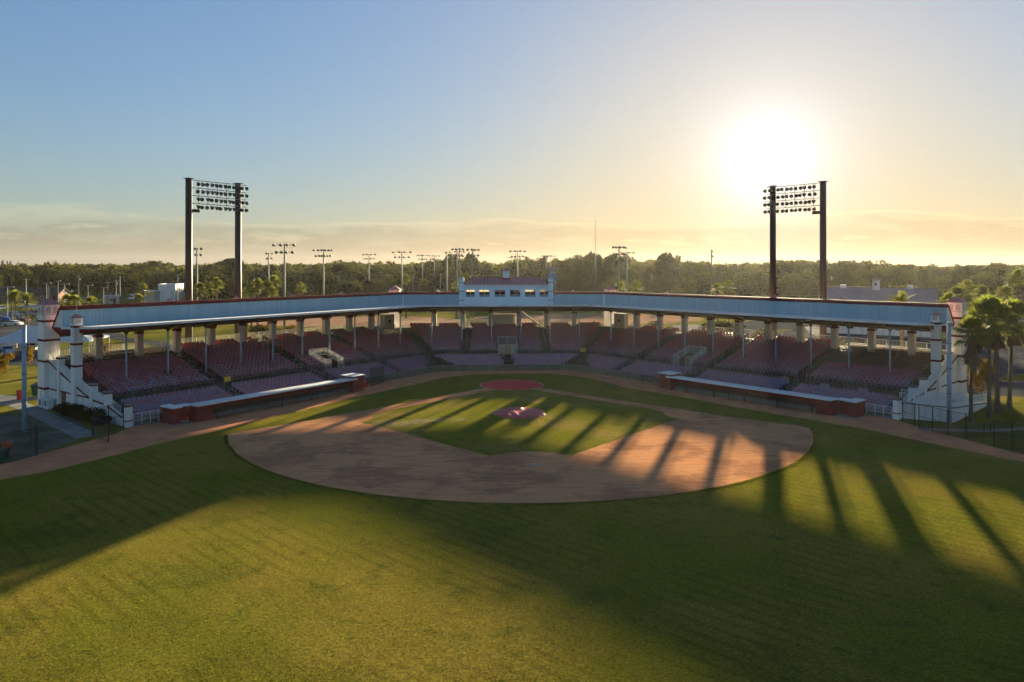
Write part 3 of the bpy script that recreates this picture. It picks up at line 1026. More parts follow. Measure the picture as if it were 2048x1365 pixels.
# pyramid vents on the back slope, louvred cupolas at the two corners
for seg, s in [(sg, x) for sg in (-1, 1) for x in (32.8, 23.4, 14.0, 4.6)] + [(0, -11.6), (0, 12.2)]:
    c = S(seg, s, 17.0, 0)
    d, n = DV(seg), NV(seg)
    mb = MB()
    q = [c - d * 0.75 - n * 0.75, c + d * 0.75 - n * 0.75, c + d * 0.75 + n * 0.75, c - d * 0.75 + n * 0.75]
    q = [p + Vector((0, 0, 10.95)) for p in q]
    tip = c + Vector((0, 0, 11.75))
    mb.add(q + [tip], ((0, 1, 4), (1, 2, 4), (2, 3, 4), (3, 0, 4), (3, 2, 1, 0)))
    mb.build('roof_vent', MT['maroon_roof'], GS)
for sx in (-1, 1):
    x, y = sx * 19.3, 33.0
    mb = MB()
    mb.box(x - 0.95, x + 0.95, y - 0.95, y + 0.95, 0, 11.55)
    o = mb.build('corner_turret', MT['stucco'], GS)
    for k in range(2):
        mb = MB()
        mb.box(x - 0.75 + k * 0.8, x - 0.05 + k * 0.8, y - 0.98, y - 0.951, 11.0, 11.45)
        mb.build('louvre', MT['pinkroof'], o)
    mb = MB()
    q = [(x - 1.2, y - 1.2, 11.55), (x + 1.2, y - 1.2, 11.55), (x + 1.2, y + 1.2, 11.55), (x - 1.2, y + 1.2, 11.55), (x, y, 12.35)]
    mb.add(q, ((0, 1, 4), (1, 2, 4), (2, 3, 4), (3, 0, 4), (3, 2, 1, 0)))
    mb.build('turret_roof', MT['maroon_roof'], o)

# ------------------------------------------------------------------ seats and benches
def seat_geo():
    mb = MB()
    w = 0.238
    # back: rounded top, leaning away from the field (+y)
    lo = Vector((0, 0.17, 0.36))
    up = Vector((0, 0.13, 0.44))
    prof = [(-w, 0), (w, 0), (w, 0.72), (w * 0.8, 0.95), (w * 0.45, 1.0), (-w * 0.45, 1.0), (-w * 0.8, 0.95), (-w, 0.72)]
    mb.prism([lo + Vector((x, 0, 0)) + up * t for x, t in prof], Vector((0, 0.035, -0.010)))
    # seat pan with a curled front edge
    mb.hexa([(-w, -0.20, 0.38), (w, -0.20, 0.38), (w, 0.18, 0.34), (-w, 0.18, 0.34)], [(-w, -0.20, 0.43), (w, -0.20, 0.43), (w, 0.18, 0.38), (-w, 0.18, 0.38)])
    # standards
    for x in (-0.267, 0.247):
        mb.hexa([(x, -0.06, 0), (x + 0.02, -0.06, 0), (x + 0.02, 0.14, 0), (x, 0.14, 0)], [(x, -0.18, 0.56), (x + 0.02, -0.18, 0.56), (x + 0.02, 0.22, 0.60), (x, 0.22, 0.60)])
    return mb


SEAT = seat_geo()
seats = []
PITCH = 0.55
polesets = {seg: [s for g, s in BAYS if g == seg] for seg in (-1, 0, 1)}
for seg in (-1, 0, 1):
    for tier, rows in (('lower', ROW_L), ('upper', ROW_U)):
        for r in range(rows):
            e, z = (eU(r), zU(r)) if tier == 'upper' else (eL(r), zL(r))
            if seg:
                s0 = -KM * e + (0.9 if tier == 'upper' else 2.6 - 0.35 * r)
                s1 = 45.2 if tier == 'upper' else 44.9
            else:
                lim = 10 + KM * e - (0.9 if tier == 'upper' else 2.2 - 0.3 * r)
                s0, s1 = -lim, lim
            n = int((s1 - s0) / PITCH)
            idx = 0
            for i in range(n):
                s = s1 - (i + 0.5) * PITCH
                ok = True
                if tier == 'upper':
                    if seg:
                        ok &= all(abs(s - a) > 0.80 for a in AISLES_U)
                    else:
                        ok &= all(abs(s - a) > 0.80 for a in (-6.35, 6.45))
                    if r < 6 and VOM[seg][0] - 0.35 < s < VOM[seg][1] + 0.35:
                        ok = False
                    for ps in polesets[seg]:
                        if abs(s - ps) < 0.30 and abs(e - 8.7) < 0.5:
                            ok = False
                        if abs(s - ps) < 0.66 and abs(e + 0.1 - 15.25) < 0.75:
                            ok = False
                    if seg == 1 and s > 34 and r > 5:
                        ok = False
                    if seg == -1 and s > 34 and r > 10:
                        ok = False
                    if seg == -1 and s < -0.2 and r > 8:
                        ok = False
                    if seg == 1 and s < -1.5 and r > 10:
                        ok = False
                else:
                    if seg:
                        ok &= all(abs(s - a) > 0.85 for a in AISLES_L)
                    else:
                        ok &= abs(s - 0.1) > 0.85
                if seg == 1 and tier == 'lower' and r == 5 and 33.6 < s and (int(s * 2) % 9) not in (0, 1):
                    ok = False
                if not ok:
                    continue
                idx += 1
                p = S(seg, s, e, z)
                seats.append((seg, tier, r, idx, p, (p - cam.location).length))
ordn = lambda k: f"{k}{'th' if 10 <= k % 100 <= 20 else {1: 'st', 2: 'nd', 3: 'rd'}.get(k % 10, 'th')}"
vis = sorted([q for q in seats if q[0] and not (q[1] == 'lower' and q[2] == 0)], key=lambda q: q[5])[:300]
near = {id(q) for q in vis}
FACE = {-1: math.pi / 2 - TH, 0: 0.0, 1: -(math.pi / 2 - TH)}
sv, sf = [], []
nb = len(SEAT.v)
base = np.array(SEAT.v)
seat_mesh = None
big_v, big_f = [], []
cnt = 0
for q in seats:
    seg, tier, r, idx, p, dist = q
    a = FACE[seg]
    if id(q) in near:
        if seat_mesh is None:
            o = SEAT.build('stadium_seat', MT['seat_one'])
            seat_mesh = o.data
        else:
            o = bpy.data.objects.new('stadium_seat', seat_mesh)
            COL.objects.link(o)
        o.location = p
        o.rotation_euler = (0, 0, a + random.uniform(-.02, .02))
        tag(o, f"faded maroon seat, {ordn(r + 1)} row from field, {ordn(idx)} from outer end, {tier} tier, {'left' if seg < 0 else 'right'} wing", 'seat', 'maroon seats in the outer ends of the stand')
    else:
        t = a + random.uniform(-.02, .02)
        rot = np.array([[math.cos(t), -math.sin(t), 0], [math.sin(t), math.cos(t), 0], [0, 0, 1]])
        big_v.append(base @ rot.T + np.array(p))
        big_f += [tuple(i + cnt * nb for i in f) for f in SEAT.f]
        cnt += 1
me = bpy.data.meshes.new('stadium_seating')
me.from_pydata(np.concatenate(big_v).tolist(), [], big_f)
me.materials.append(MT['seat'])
o = bpy.data.objects.new('stadium_seating', me)
COL.objects.link(o)
tag(o, 'long rows of faded maroon plastic seats filling the grandstand', 'seating', kind='stuff')

for seg, r0, s0, s1 in ((1, 6, 34.0, 45.2), (-1, 11, 34.0, 45.2), (-1, 9, -4.0, -0.4)):
    for r in range(r0, ROW_U):
        a = max(s0, -KM * eU(r) + 0.8)
        if s1 - a < 1.5:
            continue
        mb = MB()
        for t in range(int((s1 - a) / 2.2) + 1):
            s = min(a + 0.3 + t * 2.2, s1 - 0.3)
            mb.obox(S(seg, s, eU(r) + 0.05, zU(r) + 0.2), DV(seg) * 0.04, NV(seg) * 0.12, (0, 0, 0.2))
        c = (S(seg, a, eU(r) + 0.05, 0) + S(seg, s1, eU(r) + 0.05, 0)) / 2
        mb.obox(c + Vector((0, 0, zU(r) + 0.425)), DV(seg) * ((s1 - a) / 2), NV(seg) * 0.15, (0, 0, 0.025))
        side = 'right end' if seg == 1 else ('left end' if s0 > 0 else 'left corner')
        tag(mb.build('plank_bench', MT['bench']), f'brown plank bench, {ordn(r + 1)} row of the upper tier at the {side}', 'bench', 'plank benches at the back of the stand')

# ------------------------------------------------------------------ press box on the roof
PB = thing('press_box', (0.35, 28, 9.05), 'pale blue press box with maroon hipped roof on the stand roof', 'press box')
x0, x1, y0, y1, zb, zt = -6.9, 7.6, 27.95, 32.4, 9.06, 12.25
wx = []
for ua, ub in ((931.4, 950.5), (957.8, 980), (989, 1011), (1019.7, 1041.5), (1050, 1072), (1079.7, 1098.8)):
    wx.append(tuple(-4.32 + 0.9989 * (u - 1024) / 1430 * 122.6 + 0.046 * 122.6 for u in (ua, ub)))
z0, z1 = 10.45, 11.75
mb = MB()
for ya, yb in ((y0, y0 + 0.15), (y1 - 0.15, y1)):
    mb.box(x0, x1, ya, yb, zb, z0)
    mb.box(x0, x1, ya, yb, z1, zt)
    xs = [x0] + [q for w in wx for q in w] + [x1]
    for a, b in zip(xs[0::2], xs[1::2]):
        mb.box(a, b, ya, yb, z0, z1)
for xa in (x0, x1 - 0.15):
    mb.box(xa, xa + 0.15, y0 + 0.15, y1 - 0.15, zb, zt)
wall = mb.build('wall', MT['fascia_light'], PB)
mb = MB()
n = 40
for i in range(n):
    x = x0 + (i + 0.5) * (x1 - x0) / n
    mb.add([(x - 0.04, y0, zb + 0.02), (x, y0 - 0.03, zb + 0.02), (x + 0.04, y0, zb + 0.02), (x - 0.04, y0, z0 - 0.08), (x, y0 - 0.03, z0 - 0.08), (x + 0.04, y0, z0 - 0.08)], ((0, 1, 4, 3), (1, 2, 5, 4)))
mb.build('siding_rib', MT['fascia_light'], wall)
mb = MB()
mb.box(x0 - 0.12, x1 + 0.12, y0 - 0.3, y1 + 0.3, zt, zt + 0.32)
mb.build('eave_trim', MT['white'], PB)
mb = MB()
ym = (y0 + y1) / 2
ra, rb, rz = -5.3, 6.2, 13.85
A, B, C, D = (x0 - 0.2, y0 - 0.35, zt + 0.322), (x1 + 0.2, y0 - 0.35, zt + 0.322), (x1 + 0.2, y1 + 0.35, zt + 0.322), (x0 - 0.2, y1 + 0.35, zt + 0.322)
E_, F_ = (ra, ym, rz), (rb, ym, rz)
mb.add([A, B, C, D, E_, F_], ((0, 1, 5, 4), (1, 2, 5), (2, 3, 4, 5), (3, 0, 4), (3, 2, 1, 0)))
roof = mb.build('roof', MT['maroon_roof'], PB)
mb = MB()
for k in range(23):
    x = x0 + 0.2 + k * (x1 - x0 - 0.4) / 22
    t = min(1.0, max(0.0, min((x - A[0]) / (ra - A[0]), (B[0] - x) / (B[0] - rb))))
    mb.tube((x, A[1], A[2] + 0.02), (x, A[1] + (ym - A[1]) * t, A[2] + (rz - A[2]) * t + 0.02), 0.028, 4)
mb.tube((ra, ym, rz), (rb, ym, rz), 0.07, 6)
for a, b in ((A, E_), (B, F_)):
    mb.tube(a, b, 0.07, 6)
mb.build('roof_seam', MT['maroon'], roof)
mb = MB()
mb.box(-0.15, 1.0, ym - 0.6, ym + 0.6, 13.4, 14.95)
cup = mb.build('cupola', MT['fascia_light'], PB)
mb = MB()
mb.add([(-0.35, ym - 0.8, 14.95), (1.2, ym - 0.8, 14.95), (1.2, ym + 0.8, 14.95), (-0.35, ym + 0.8, 14.95), (0.42, ym, 15.35)], ((0, 1, 4), (1, 2, 4), (2, 3, 4), (3, 0, 4), (3, 2, 1, 0)))
mb.build('cupola_roof', MT['maroon_roof'], cup)
mb = MB()
mb.box(-0.35, 1.2, ym - 0.75, ym + 0.75, 13.35, 13.75)
mb.build('cupola_skirt', MT['maroon'], cup)
gm = bpy.data.materials.new('window_glass')
gm.use_nodes = True
gn, gl = gm.node_tree.nodes, gm.node_tree.links
gp = gn['Principled BSDF']
gp.inputs['Base Color'].default_value = (0.03, 0.04, 0.05, 1)
gp.inputs['Roughness'].default_value = 0.05
gt = N(gn, 'ShaderNodeBsdfTransparent')
gt.inputs[0].default_value = (0.86, 0.88, 0.88, 1)
gx = N(gn, 'ShaderNodeMixShader')
gx.inputs[0].default_value = 0.78
gl.new(gp.outputs[0], gx.inputs[1])
gl.new(gt.outputs[0], gx.inputs[2])
gl.new(gx.outputs[0], gn['Material Output'].inputs[0])
for i, (a, b) in enumerate(wx):
    for yy in (y0 + 0.04, y1 - 0.10):
        mb = MB()
        f = 0.06
        mb.box(a, b, yy - 0.05, yy + 0.05, z0, z0 + f).box(a, b, yy - 0.05, yy + 0.05, z1 - f, z1)
        for q in (a, (a + b) / 2 - f / 2, b - f):
            mb.box(q, q + f, yy - 0.045, yy + 0.045, z0 + f, z1 - f)
        w = mb.build('window', MT['white'], PB)
        mb = MB()
        mb.quad((a, yy + 0.01, z0), (b, yy + 0.01, z0), (b, yy + 0.01, z1), (a, yy + 0.01, z1))
        mb.build('pane', gm, w)
for i, (a, b) in enumerate(wx):
    mb = MB()
    if i in (0, 1, 4, 5):
        mb.quad((a - 0.2, y1 - 0.22, z0 - 0.1), (b + 0.2, y1 - 0.22, z0 - 0.1), (b + 0.2, y1 - 0.22, z1 + 0.1), (a - 0.2, y1 - 0.22, z1 + 0.1))
        mb.build('blind', MT['blind'], PB)
    else:
        mb.box(a, b, y0 + 0.5, y0 + 0.53, z0, z1 - (0.5 if i == 3 else 0))
        mb.build('blind', MT['soffit'] if i == 3 else MT['cream'], PB)
mb = MB()
mb.box(x0 + 0.15, x1 - 0.15, y0 + 0.2, y0 + 0.75, 10.1, 10.2)
mb.build('counter', MT['bench'], PB)
for xc in (x0 - 0.42, x1 + 0.42):
    mb = MB()
    mb.box(xc - 0.4, xc + 0.4, y0 - 0.6, y0 + 0.2, 9.0, 13.6)
    t = mb.build('turret', MT['fascia_light'], PB)
    for z in (9.9, 11.4, 12.9):
        mb = MB()
        mb.box(xc - 0.43, xc + 0.43, y0 - 0.63, y0 + 0.23, z, z + 0.1)
        mb.build('band', MT['maroon'], t)
    mb = MB()
    y = y0 - 0.2
    mb.add([(xc - 0.5, y - 0.5, 13.6), (xc + 0.5, y - 0.5, 13.6), (xc + 0.5, y + 0.5, 13.6), (xc - 0.5, y + 0.5, 13.6), (xc, y, 14.05)], ((0, 1, 4), (1, 2, 4), (2, 3, 4), (3, 0, 4), (3, 2, 1, 0)))
    mb.build('turret_cap', MT['pinkroof'], t)

# ------------------------------------------------------------------ end walls, end towers
def pyramid(mb, c, d, n, hw, z0, z1):
    q = [c - d * hw - n * hw, c + d * hw - n * hw, c + d * hw + n * hw, c - d * hw + n * hw]
    q = [Vector((p.x, p.y, z0)) for p in q] + [Vector((c.x, c.y, z1))]
    mb.add(q, ((0, 1, 4), (1, 2, 4), (2, 3, 4), (3, 0, 4), (3, 2, 1, 0)))


TRIM = [(1.0, 0.80), (4.3, 1.63), (6.9, 1.80), (8.3, 2.06), (11.0, 2.82), (15.0, 4.04), (18.0, 5.10)]
for seg, side in ((-1, 'left'), (1, 'right')):
    d, n = DV(seg), NV(seg)
    W = thing('end_wall', S(seg, 46.1, 8, 0), f'stepped white stucco side wall with red trim closing the {side} end of the stand', 'wall')
    mb = MB()
    prof = [(0.0, -0.05), (0.0, 0.95), (1.4, 1.0), (4.3, 1.8), (5.3, 2.28), (8.3, 3.05), (11, 3.88), (15, 5.08), (16, 5.32), (19.2, 5.32), (19.2, -0.05)]
    mb.prism([S(seg, 46.02, e, z) for e, z in prof], d * 0.28)
    mb.build('wall', MT['stucco'], W)
    for (e0, za), (e1, zb_) in zip(TRIM[:-1], TRIM[1:]):
        mb = MB()
        a, b = S(seg, 46.3, e0, za), S(seg, 46.3, e1, zb_)
        up = Vector((0, 0, 0.15))
        mb.hexa([a, b, b + d * 0.1, a + d * 0.1], [a + up, b + up, b + d * 0.1 + up, a + d * 0.1 + up])
        mb.build('sloping_trim', MT['maroon'], W)
        mb = MB()
        picket(mb, S(seg, 46.38, e0 + 0.2, za + 0.15), S(seg, 46.38, e1 - 0.2, zb_ + 0.15), 0.98, 0.14, 0.012, 1.4, pr=0.03)
        mb.build('railing', MT['picket'], W)
    mb = MB()
    a, b = S(seg, 46.3, 7.4, 1.95), S(seg, 46.3, 17.6, 1.95)
    mb.hexa([a, b, b + d * 0.06, a + d * 0.06], [p + Vector((0, 0, 0.14)) for p in (a, b, b + d * 0.06, a + d * 0.06)])
    mb.build('band', MT['maroon'], W)
    for e, zt_ in ((0.2, 2.12), (4.3, 2.98), (7.4, 3.48), (15.1, 5.68)):
        mb = MB()
        mb.obox(S(seg, 46.16, e, zt_ / 2), d * 0.30, n * 0.30, (0, 0, zt_ / 2))
        p = mb.build('pier', MT['stucco'], W)
        mb = MB()
        mb.obox(S(seg, 46.16, e, zt_ + 0.05), d * 0.40, n * 0.40, (0, 0, 0.05))
        mb.build('pier_cap', MT['concrete'], p)
        mb = MB()
        mb.obox(S(seg, 46.16, e, zt_ - 0.08), d * 0.37, n * 0.37, (0, 0, 0.05))
        mb.build('band', MT['maroon'], p)
        if e < 1:
            mb = MB()
            mb.obox(S(seg, 46.16, e, 0.62), d * 0.33, n * 0.33, (0, 0, 0.05))
            mb.build('band', MT['maroon'], p)
    if seg < 0:
        mb = MB()
        mb.obox(S(seg, 46.32, 14.0, 1.07), n * 0.52, d * 0.03, (0, 0, 1.05))
        dr = mb.build('door', MT['door'], W)
        mb = MB()
        mb.tube(S(seg, 46.36, 13.62, 1.05), S(seg, 46.42, 13.62, 1.05), 0.05)
        mb.build('door_handle', MT['rail'], dr)
    # slender turret half way up the end wall
    T = thing('wall_turret', S(seg, 46.15, 11.2, 0), f'slim white turret with red bands standing against the {side} end wall', 'turret')
    c = S(seg, 46.2, 11.2, 0)
    mb = MB()
    mb.obox(c + Vector((0, 0, 5.12)), d * 0.42, n * 0.42, (0, 0, 5.12))
    sh = mb.build('shaft', MT['stucco'], T)
    for z in (5.0, 7.35, 9.22):
        mb = MB()
        mb.obox(c + Vector((0, 0, z + 0.11)), d * 0.45, n * 0.45, (0, 0, 0.11))
        mb.build('band', MT['maroon'], sh)
    for k in (-1, 1):
        mb = MB()
        ax, nx = (d, n)
        mb.obox(c + d * 0.425 + n * 0 + Vector((0, 0, 9.93)), n * 0.26, d * 0.012, (0, 0, 0.22)) if k > 0 else mb.obox(c - n * 0.425 + Vector((0, 0, 9.93)), d * 0.26, n * 0.012, (0, 0, 0.22))
        mb.build('louvre', MT['cream'], sh)
    mb = MB()
    pyramid(mb, c, d, n, 0.56, 10.24, 10.72)
    mb.build('turret_cap', MT['maroon_roof'], T)
    mb = MB()
    mb.tube(c + Vector((0, 0, 10.7)), c + Vector((0, 0, 11.9)), 0.013, 4)
    mb.build('finial', MT['rail'], T)
    # tall tower at the back corner
    T = thing('end_tower', S(seg, 46.0, 18.6, 0), f'tall white tower with arched louvres at the {side} end of the stand', 'tower')
    c = S(seg, 46.0, 18.6, 0)
    mb = MB()
    mb.obox(c + Vector((0, 0, 5.7)), d * 0.82, n * 0.82, (0, 0, 5.75))
    sh = mb.build('shaft', MT['stucco'], T)
    for z in (1.95, 5.0, 7.35, 9.5):
        mb = MB()
        mb.obox(c + Vector((0, 0, z + 0.11)), d * 0.85, n * 0.85, (0, 0, 0.12))
        mb.build('band', MT['maroon'], sh)
    mb = MB()
    mb.obox(c + Vector((0, 0, 10.36)), d * 0.88, n * 0.88, (0, 0, 0.04))
    mb.build('band', MT['cream'], sh)
    for fx, fd in ((d, n), (-d, n), (n, d), (-n, d)):
        for k in (-0.36, 0.36):
            mb = MB()
            ctr = c + fx * 0.825 + fd * k
            pts = [(-0.24, 10.5), (0.24, 10.5), (0.24, 11.02)] + [(0.24 * math.cos(t), 11.02 + 0.24 * math.sin(t)) for t in [math.pi * i / 6 for i in range(1, 6)]] + [(-0.24, 11.02)]
            mb.prism([ctr + fd * x + Vector((0, 0, z)) for x, z in pts], fx * 0.02)
            mb.build('arched_louvre', MT['cream'], sh)
    mb = MB()
    pyramid(mb, c, d, n, 1.02, 11.46, 12.2)
    mb.build('tower_roof', MT['maroon_roof'], T)
    mb = MB()
    mb.tube(c + Vector((0, 0, 12.1)), c + Vector((0, 0, 13.6)), 0.015, 4)
    mb.build('lightning_rod', MT['rail'], T)

# ------------------------------------------------------------------ dugouts
for seg, side in ((-1, 'left'), (1, 'right')):
    d, n = DV(seg), NV(seg)
    D_ = thing('dugout', S(seg, 30, -1.7, 0), f'long maroon dugout with flat white roof in front of the {side} wing', 'dugout')

    def ob(s0, s1, e0, e1, z0_, z1_, name, m, par=D_):
        b = MB()
        b.hexa([S(seg, s0, e0, z0_), S(seg, s1, e0, z0_), S(seg, s1, e1, z0_), S(seg, s0, e1, z0_)], [S(seg, s0, e0, z1_), S(seg, s1, e0, z1_), S(seg, s1, e1, z1_), S(seg, s0, e1, z1_)])
        return b.build(name, m, par)
    b = MB()
    b.hexa([S(seg, 19.7, -3.45, 1.56), S(seg, 41.0, -3.45, 1.56), S(seg, 41.0, -1.75, 1.50), S(seg, 19.7, -1.75, 1.50)],
           [S(seg, 19.7, -3.45, 1.75), S(seg, 41.0, -3.45, 1.75), S(seg, 41.0, -1.75, 1.69), S(seg, 19.7, -1.75, 1.69)])
    b.build('roof', MT['white'], D_)
    ob(19.9, 40.9, -1.95, -1.80, 0, 1.48, 'back_wall', MT['dugout'])
    ob(39.3, 41.0, -3.35, -3.15, 0, 1.56, 'end_wall', MT['dugout'])
    ob(40.85, 41.05, -3.15, -1.75, 0, 1.48, 'end_wall', MT['dugout'])
    ob(18.5, 20.3, -3.2, -1.2, 0, 1.95, 'end_block', MT['dugout'])
    ob(18.35, 20.45, -3.4, -1.1, 1.95, 2.05, 'end_block_cap', MT['white'])
    ob(42.3, 43.2, -2.6, -0.5, 0, 1.60, 'end_block', MT['dugout'])
    ob(42.2, 43.3, -2.75, -0.4, 1.60, 1.72, 'end_block_cap', MT['white'])
    ob(41.05, 42.3, -1.55, -1.40, 0, 1.55, 'back_wall', MT['dugout'])
    ob(41.0, 42.2, -2.2, -1.3, 1.56, 1.70, 'entry_roof', MT['white'])
    ob(20.3, 38.9, -2.5, -1.97, 0.0, 0.42, 'bench', MT['concrete'])
    for k in range(3):
        ob(20.4, 38.8, -2.05, -1.98, 0.47 + 0.17 * k, 0.58 + 0.17 * k, 'bench_slat', MT['bench'])
    for k in range(5):
        s = 22.8 + k * 4.0
        b = MB()
        b.tube(S(seg, s, -3.3, 0), S(seg, s, -3.3, 1.56), 0.05, 6)
        b.build('post', MT['dugout'], D_)
    b = MB()
    for k in range(10):
        s = 20.6 + k * 2.05
        b.tube(S(seg, s, -3.5, 0), S(seg, s, -3.5, 1.0), 0.03, 5)
    b.tube(S(seg, 20.6, -3.5, 1.0), S(seg, 41.6, -3.5, 1.0), 0.03, 5)
    b.tube(S(seg, 41.6, -3.5, 0), S(seg, 41.6, -3.5, 1.0), 0.03, 5)
    b.build('front_rail', MT['black'], D_)
    mesh_panel([S(seg, 20.6, -3.5, 0.02), S(seg, 39.0, -3.5, 0.02), S(seg, 39.0, -3.5, 1.0), S(seg, 20.6, -3.5, 1.0)], 'rail_mesh', MT['chain'], D_)
    ob(41.2, 43.4, -3.2, -1.2, 0.012, 0.05, 'threshold_slab', MT['concrete'])
    # white picket gate between dugout and corner pier
    G = thing('picket_fence', S(seg, 44.4, 0, 0), f'white picket fence on a low kerb beside the {side} corner pier', 'fence')
    b = MB()
    picket(b, S(seg, 43.25, -0.12, 0.12), S(seg, 45.8, -0.12, 0.12), 1.12, 0.13, 0.014, 0.85, lift=0.42, pr=0.035)
    b.build('pickets', MT['picket'], G)
    b = MB()
    b.hexa([S(seg, 43.22, -0.25, 0), S(seg, 45.85, -0.25, 0), S(seg, 45.85, -0.055, 0), S(seg, 43.22, -0.055, 0)], [S(seg, 43.22, -0.25, 0.12), S(seg, 45.85, -0.25, 0.12), S(seg, 45.85, -0.055, 0.12), S(seg, 43.22, -0.055, 0.12)])
    b.build('kerb', MT['concrete'], G)
# steel frame gate by the inner end of the right dugout, batting screen by the left one
G = thing('field_gate', S(1, 15.6, -0.6, 0), 'small dark steel gate frame left of the right dugout', 'gate')
b = MB()
a, c = S(1, 14.8, -2.1, 0), S(1, 17.6, -2.4, 0)
for p in (a, c):
    b.tube(p, p + Vector((0, 0, 1.15)), 0.05)
b.build('post', MT['black'], G)
b = MB()
b.tube(a + Vector((0, 0, 1.1)), c + Vector((0, 0, 1.1)), 0.04).tube(a + Vector((0, 0, 0.15)), c + Vector((0, 0, 0.15)), 0.03).tube(a + Vector((0, 0, 1.1)), c + Vector((0, 0, 0.15)), 0.03)
b.build('frame', MT['black'], G)
G = thing('batting_screen', S(-1, 14.2, -1.4, 0), 'dark green netted batting screen right of the left dugout', 'batting screen')
b = MB()
pts = [S(-1, 15.6, -1.5, 0.1), S(-1, 13.0, -1.2, 0.1)]
for p in pts:
    b.tube(p, p + Vector((0, 0, 2.2)), 0.04)
b.tube(pts[0] + Vector((0, 0, 2.2)), pts[1] + Vector((0, 0, 2.2)), 0.04).tube(pts[0], pts[1], 0.04)
for p in pts:
    b.tube(p, p + NV(-1) * 0.9 + Vector((0, 0, -0.06)), 0.04)
    b.tube(p + Vector((0, 0, 2.2)), p + NV(-1) * 0.9, 0.03)
b.build('frame', MT['black'], G)
for off in (0, 0.12):
    mesh_panel([pts[0] + NV(-1) * off, pts[1] + NV(-1) * off, pts[1] + Vector((0, 0, 2.2)) + NV(-1) * off, pts[0] + Vector((0, 0, 2.2)) + NV(-1) * off], 'net', MT['netting'], G)
b = MB()
p = S(-1, 16.8, -1.6, 0)
b.lathe(p, [(0.0, 0.0), (0.28, 0.0), (0.31, 0.75), (0.33, 0.85), (0.0, 0.95)], 12)
tag(b.build('ball_bucket', MT['redplastic'], smooth=True), 'red plastic bucket beside the green batting screen', 'bucket')

# ------------------------------------------------------------------ field: tarps, bases
def tarp(name, cx, cy, r, hgt, seed, m, label, wr, rough_edge=0.03):
    rng = random.Random(seed)
    n, rings = 96, 22
    folds = [(rng.uniform(0, 2 * math.pi), rng.uniform(0.25, 1.0), rng.uniform(3, 9)) for _ in range(16)]
    vs, fs = [(cx, cy, hgt + 0.03)], []
    for k in range(1, rings + 1):
        for i in range(n):
            t = 2 * math.pi * i / n
            rr = r * k / rings * (1 + (rough_edge * math.sin(5 * t + seed) + rough_edge * 0.6 * math.sin(11 * t)) * (k / rings))
            q = k / rings
            z = 0.03 + hgt * (1 - q ** 2)
            x, y = cx + rr * math.cos(t), cy + rr * math.sin(t)
            for (a, am, fr) in folds:
                u = (x - cx) * math.cos(a) + (y - cy) * math.sin(a)
                z += wr * am * (0.5 + 0.5 * math.sin(u * fr + a * 7)) ** 3 * (0.25 + 0.75 * math.sin(math.pi * min(1, q * 1.02)))
            vs.append((x, y, z if k < rings else 0.026))
    for i in range(n):
        fs.append((0, 1 + i, 1 + (i + 1) % n))
    for k in range(rings - 1):
        for i in range(n):
            a, b_ = 1 + k * n + i, 1 + k * n + (i + 1) % n
            fs.append((a, a + n, b_ + n, b_))
    mb_ = MB()
    mb_.add(vs, fs)
    return tag(mb_.build(name, m, smooth=True), label, 'tarpaulin')


tarp('home_plate_tarp', 0, 0, 3.95, 0.03, 3, MT['tarp'], 'round red tarpaulin lying flat over home plate', 0.012, 0.01)
tarp('mound_tarp', 0, -18.2, 2.85, 0.16, 11, MT['tarp_m'], "wrinkled shiny maroon tarpaulin over the pitcher's mound", 0.032, 0.03)
for (x, y, a, lab) in ((0.0, -38.4, 0.6, 'dusty white base in the clay nearest the camera'), (19.2, -19.2, 0.75, 'white base in the clay before the right dugout')):
    b = MB()
    q = 0.22
    b.prism([(-q, -q, 0), (q, -q, 0), (q, q, 0), (-q, q, 0)], (0, 0, 0.07))
    o = b.build('base', MT['basewhite'])
    o.location = (x, y, 0.013)
    o.rotation_euler = (0, 0, a)
    tag(o, lab, 'base', 'bases of the diamond')

# ------------------------------------------------------------------ fences, poles and odds and ends by the two corners
def chain_fence(pts, h, label, posts=None, name='chain_link_fence', pr=0.045, mid=True, cat='fence'):
    P = [Vector((x, y, 0)) for x, y in pts]
    F = thing(name, tuple(P[0]), label, cat)
    up = Vector((0, 0, h))
    for p in P:
        b = MB()
        b.tube(p, p + up + Vector((0, 0, 0.06)), pr, 6)
        b.build('post', MT['black'], F)
    for a, c in zip(P[:-1], P[1:]):
        for q_ in (up, Vector((0, 0, 0.06))) + ((up * 0.5,) if mid else ()):
            b = MB()
            b.tube(a + q_, c + q_, 0.026, 5)
            b.build('rail', MT['black'], F)
        mesh_panel([a + Vector((0, 0, 0.05)), c + Vector((0, 0, 0.05)), c + up, a + up], 'wire_mesh', MT['chain'], F)
    return F


chain_fence([(-56, -47), (-51.5, -43.5), (-46.8, -39.8), (-42.6, -36.6), (-41.2, -33.6)], 2.35, 'tall black chain-link fence along the clay track at the left edge')
chain_fence([(-41.35, -33.3), (-42.6, -31.5), (-44.0, -29.8)], 2.35, 'black chain-link gate leaf swung back from the left fence', name='fence_gate', cat='gate')
chain_fence([(-40.4, -26.6), (-37.6, -29.2)], 1.75, 'low black chain-link gate leaf standing open onto the clay track', name='fence_gate', cat='gate')
chain_fence([(-40.4, -26.3), (-39.6, -25.2), (-39.0, -23.6)], 2.5, 'short black chain-link fence between open gate and left corner pier')
chain_fence([(38.55, -27.2), (39.0, -28.6), (39.45, -30.2), (40.2, -31.6)], 2.3, 'black chain-link fence beside the clay track below the white ramp')
chain_fence([(40.4, -31.4), (42.4, -30.9), (43.4, -30.4)], 1.2, 'low black chain-link fence in front of the palm trunks')
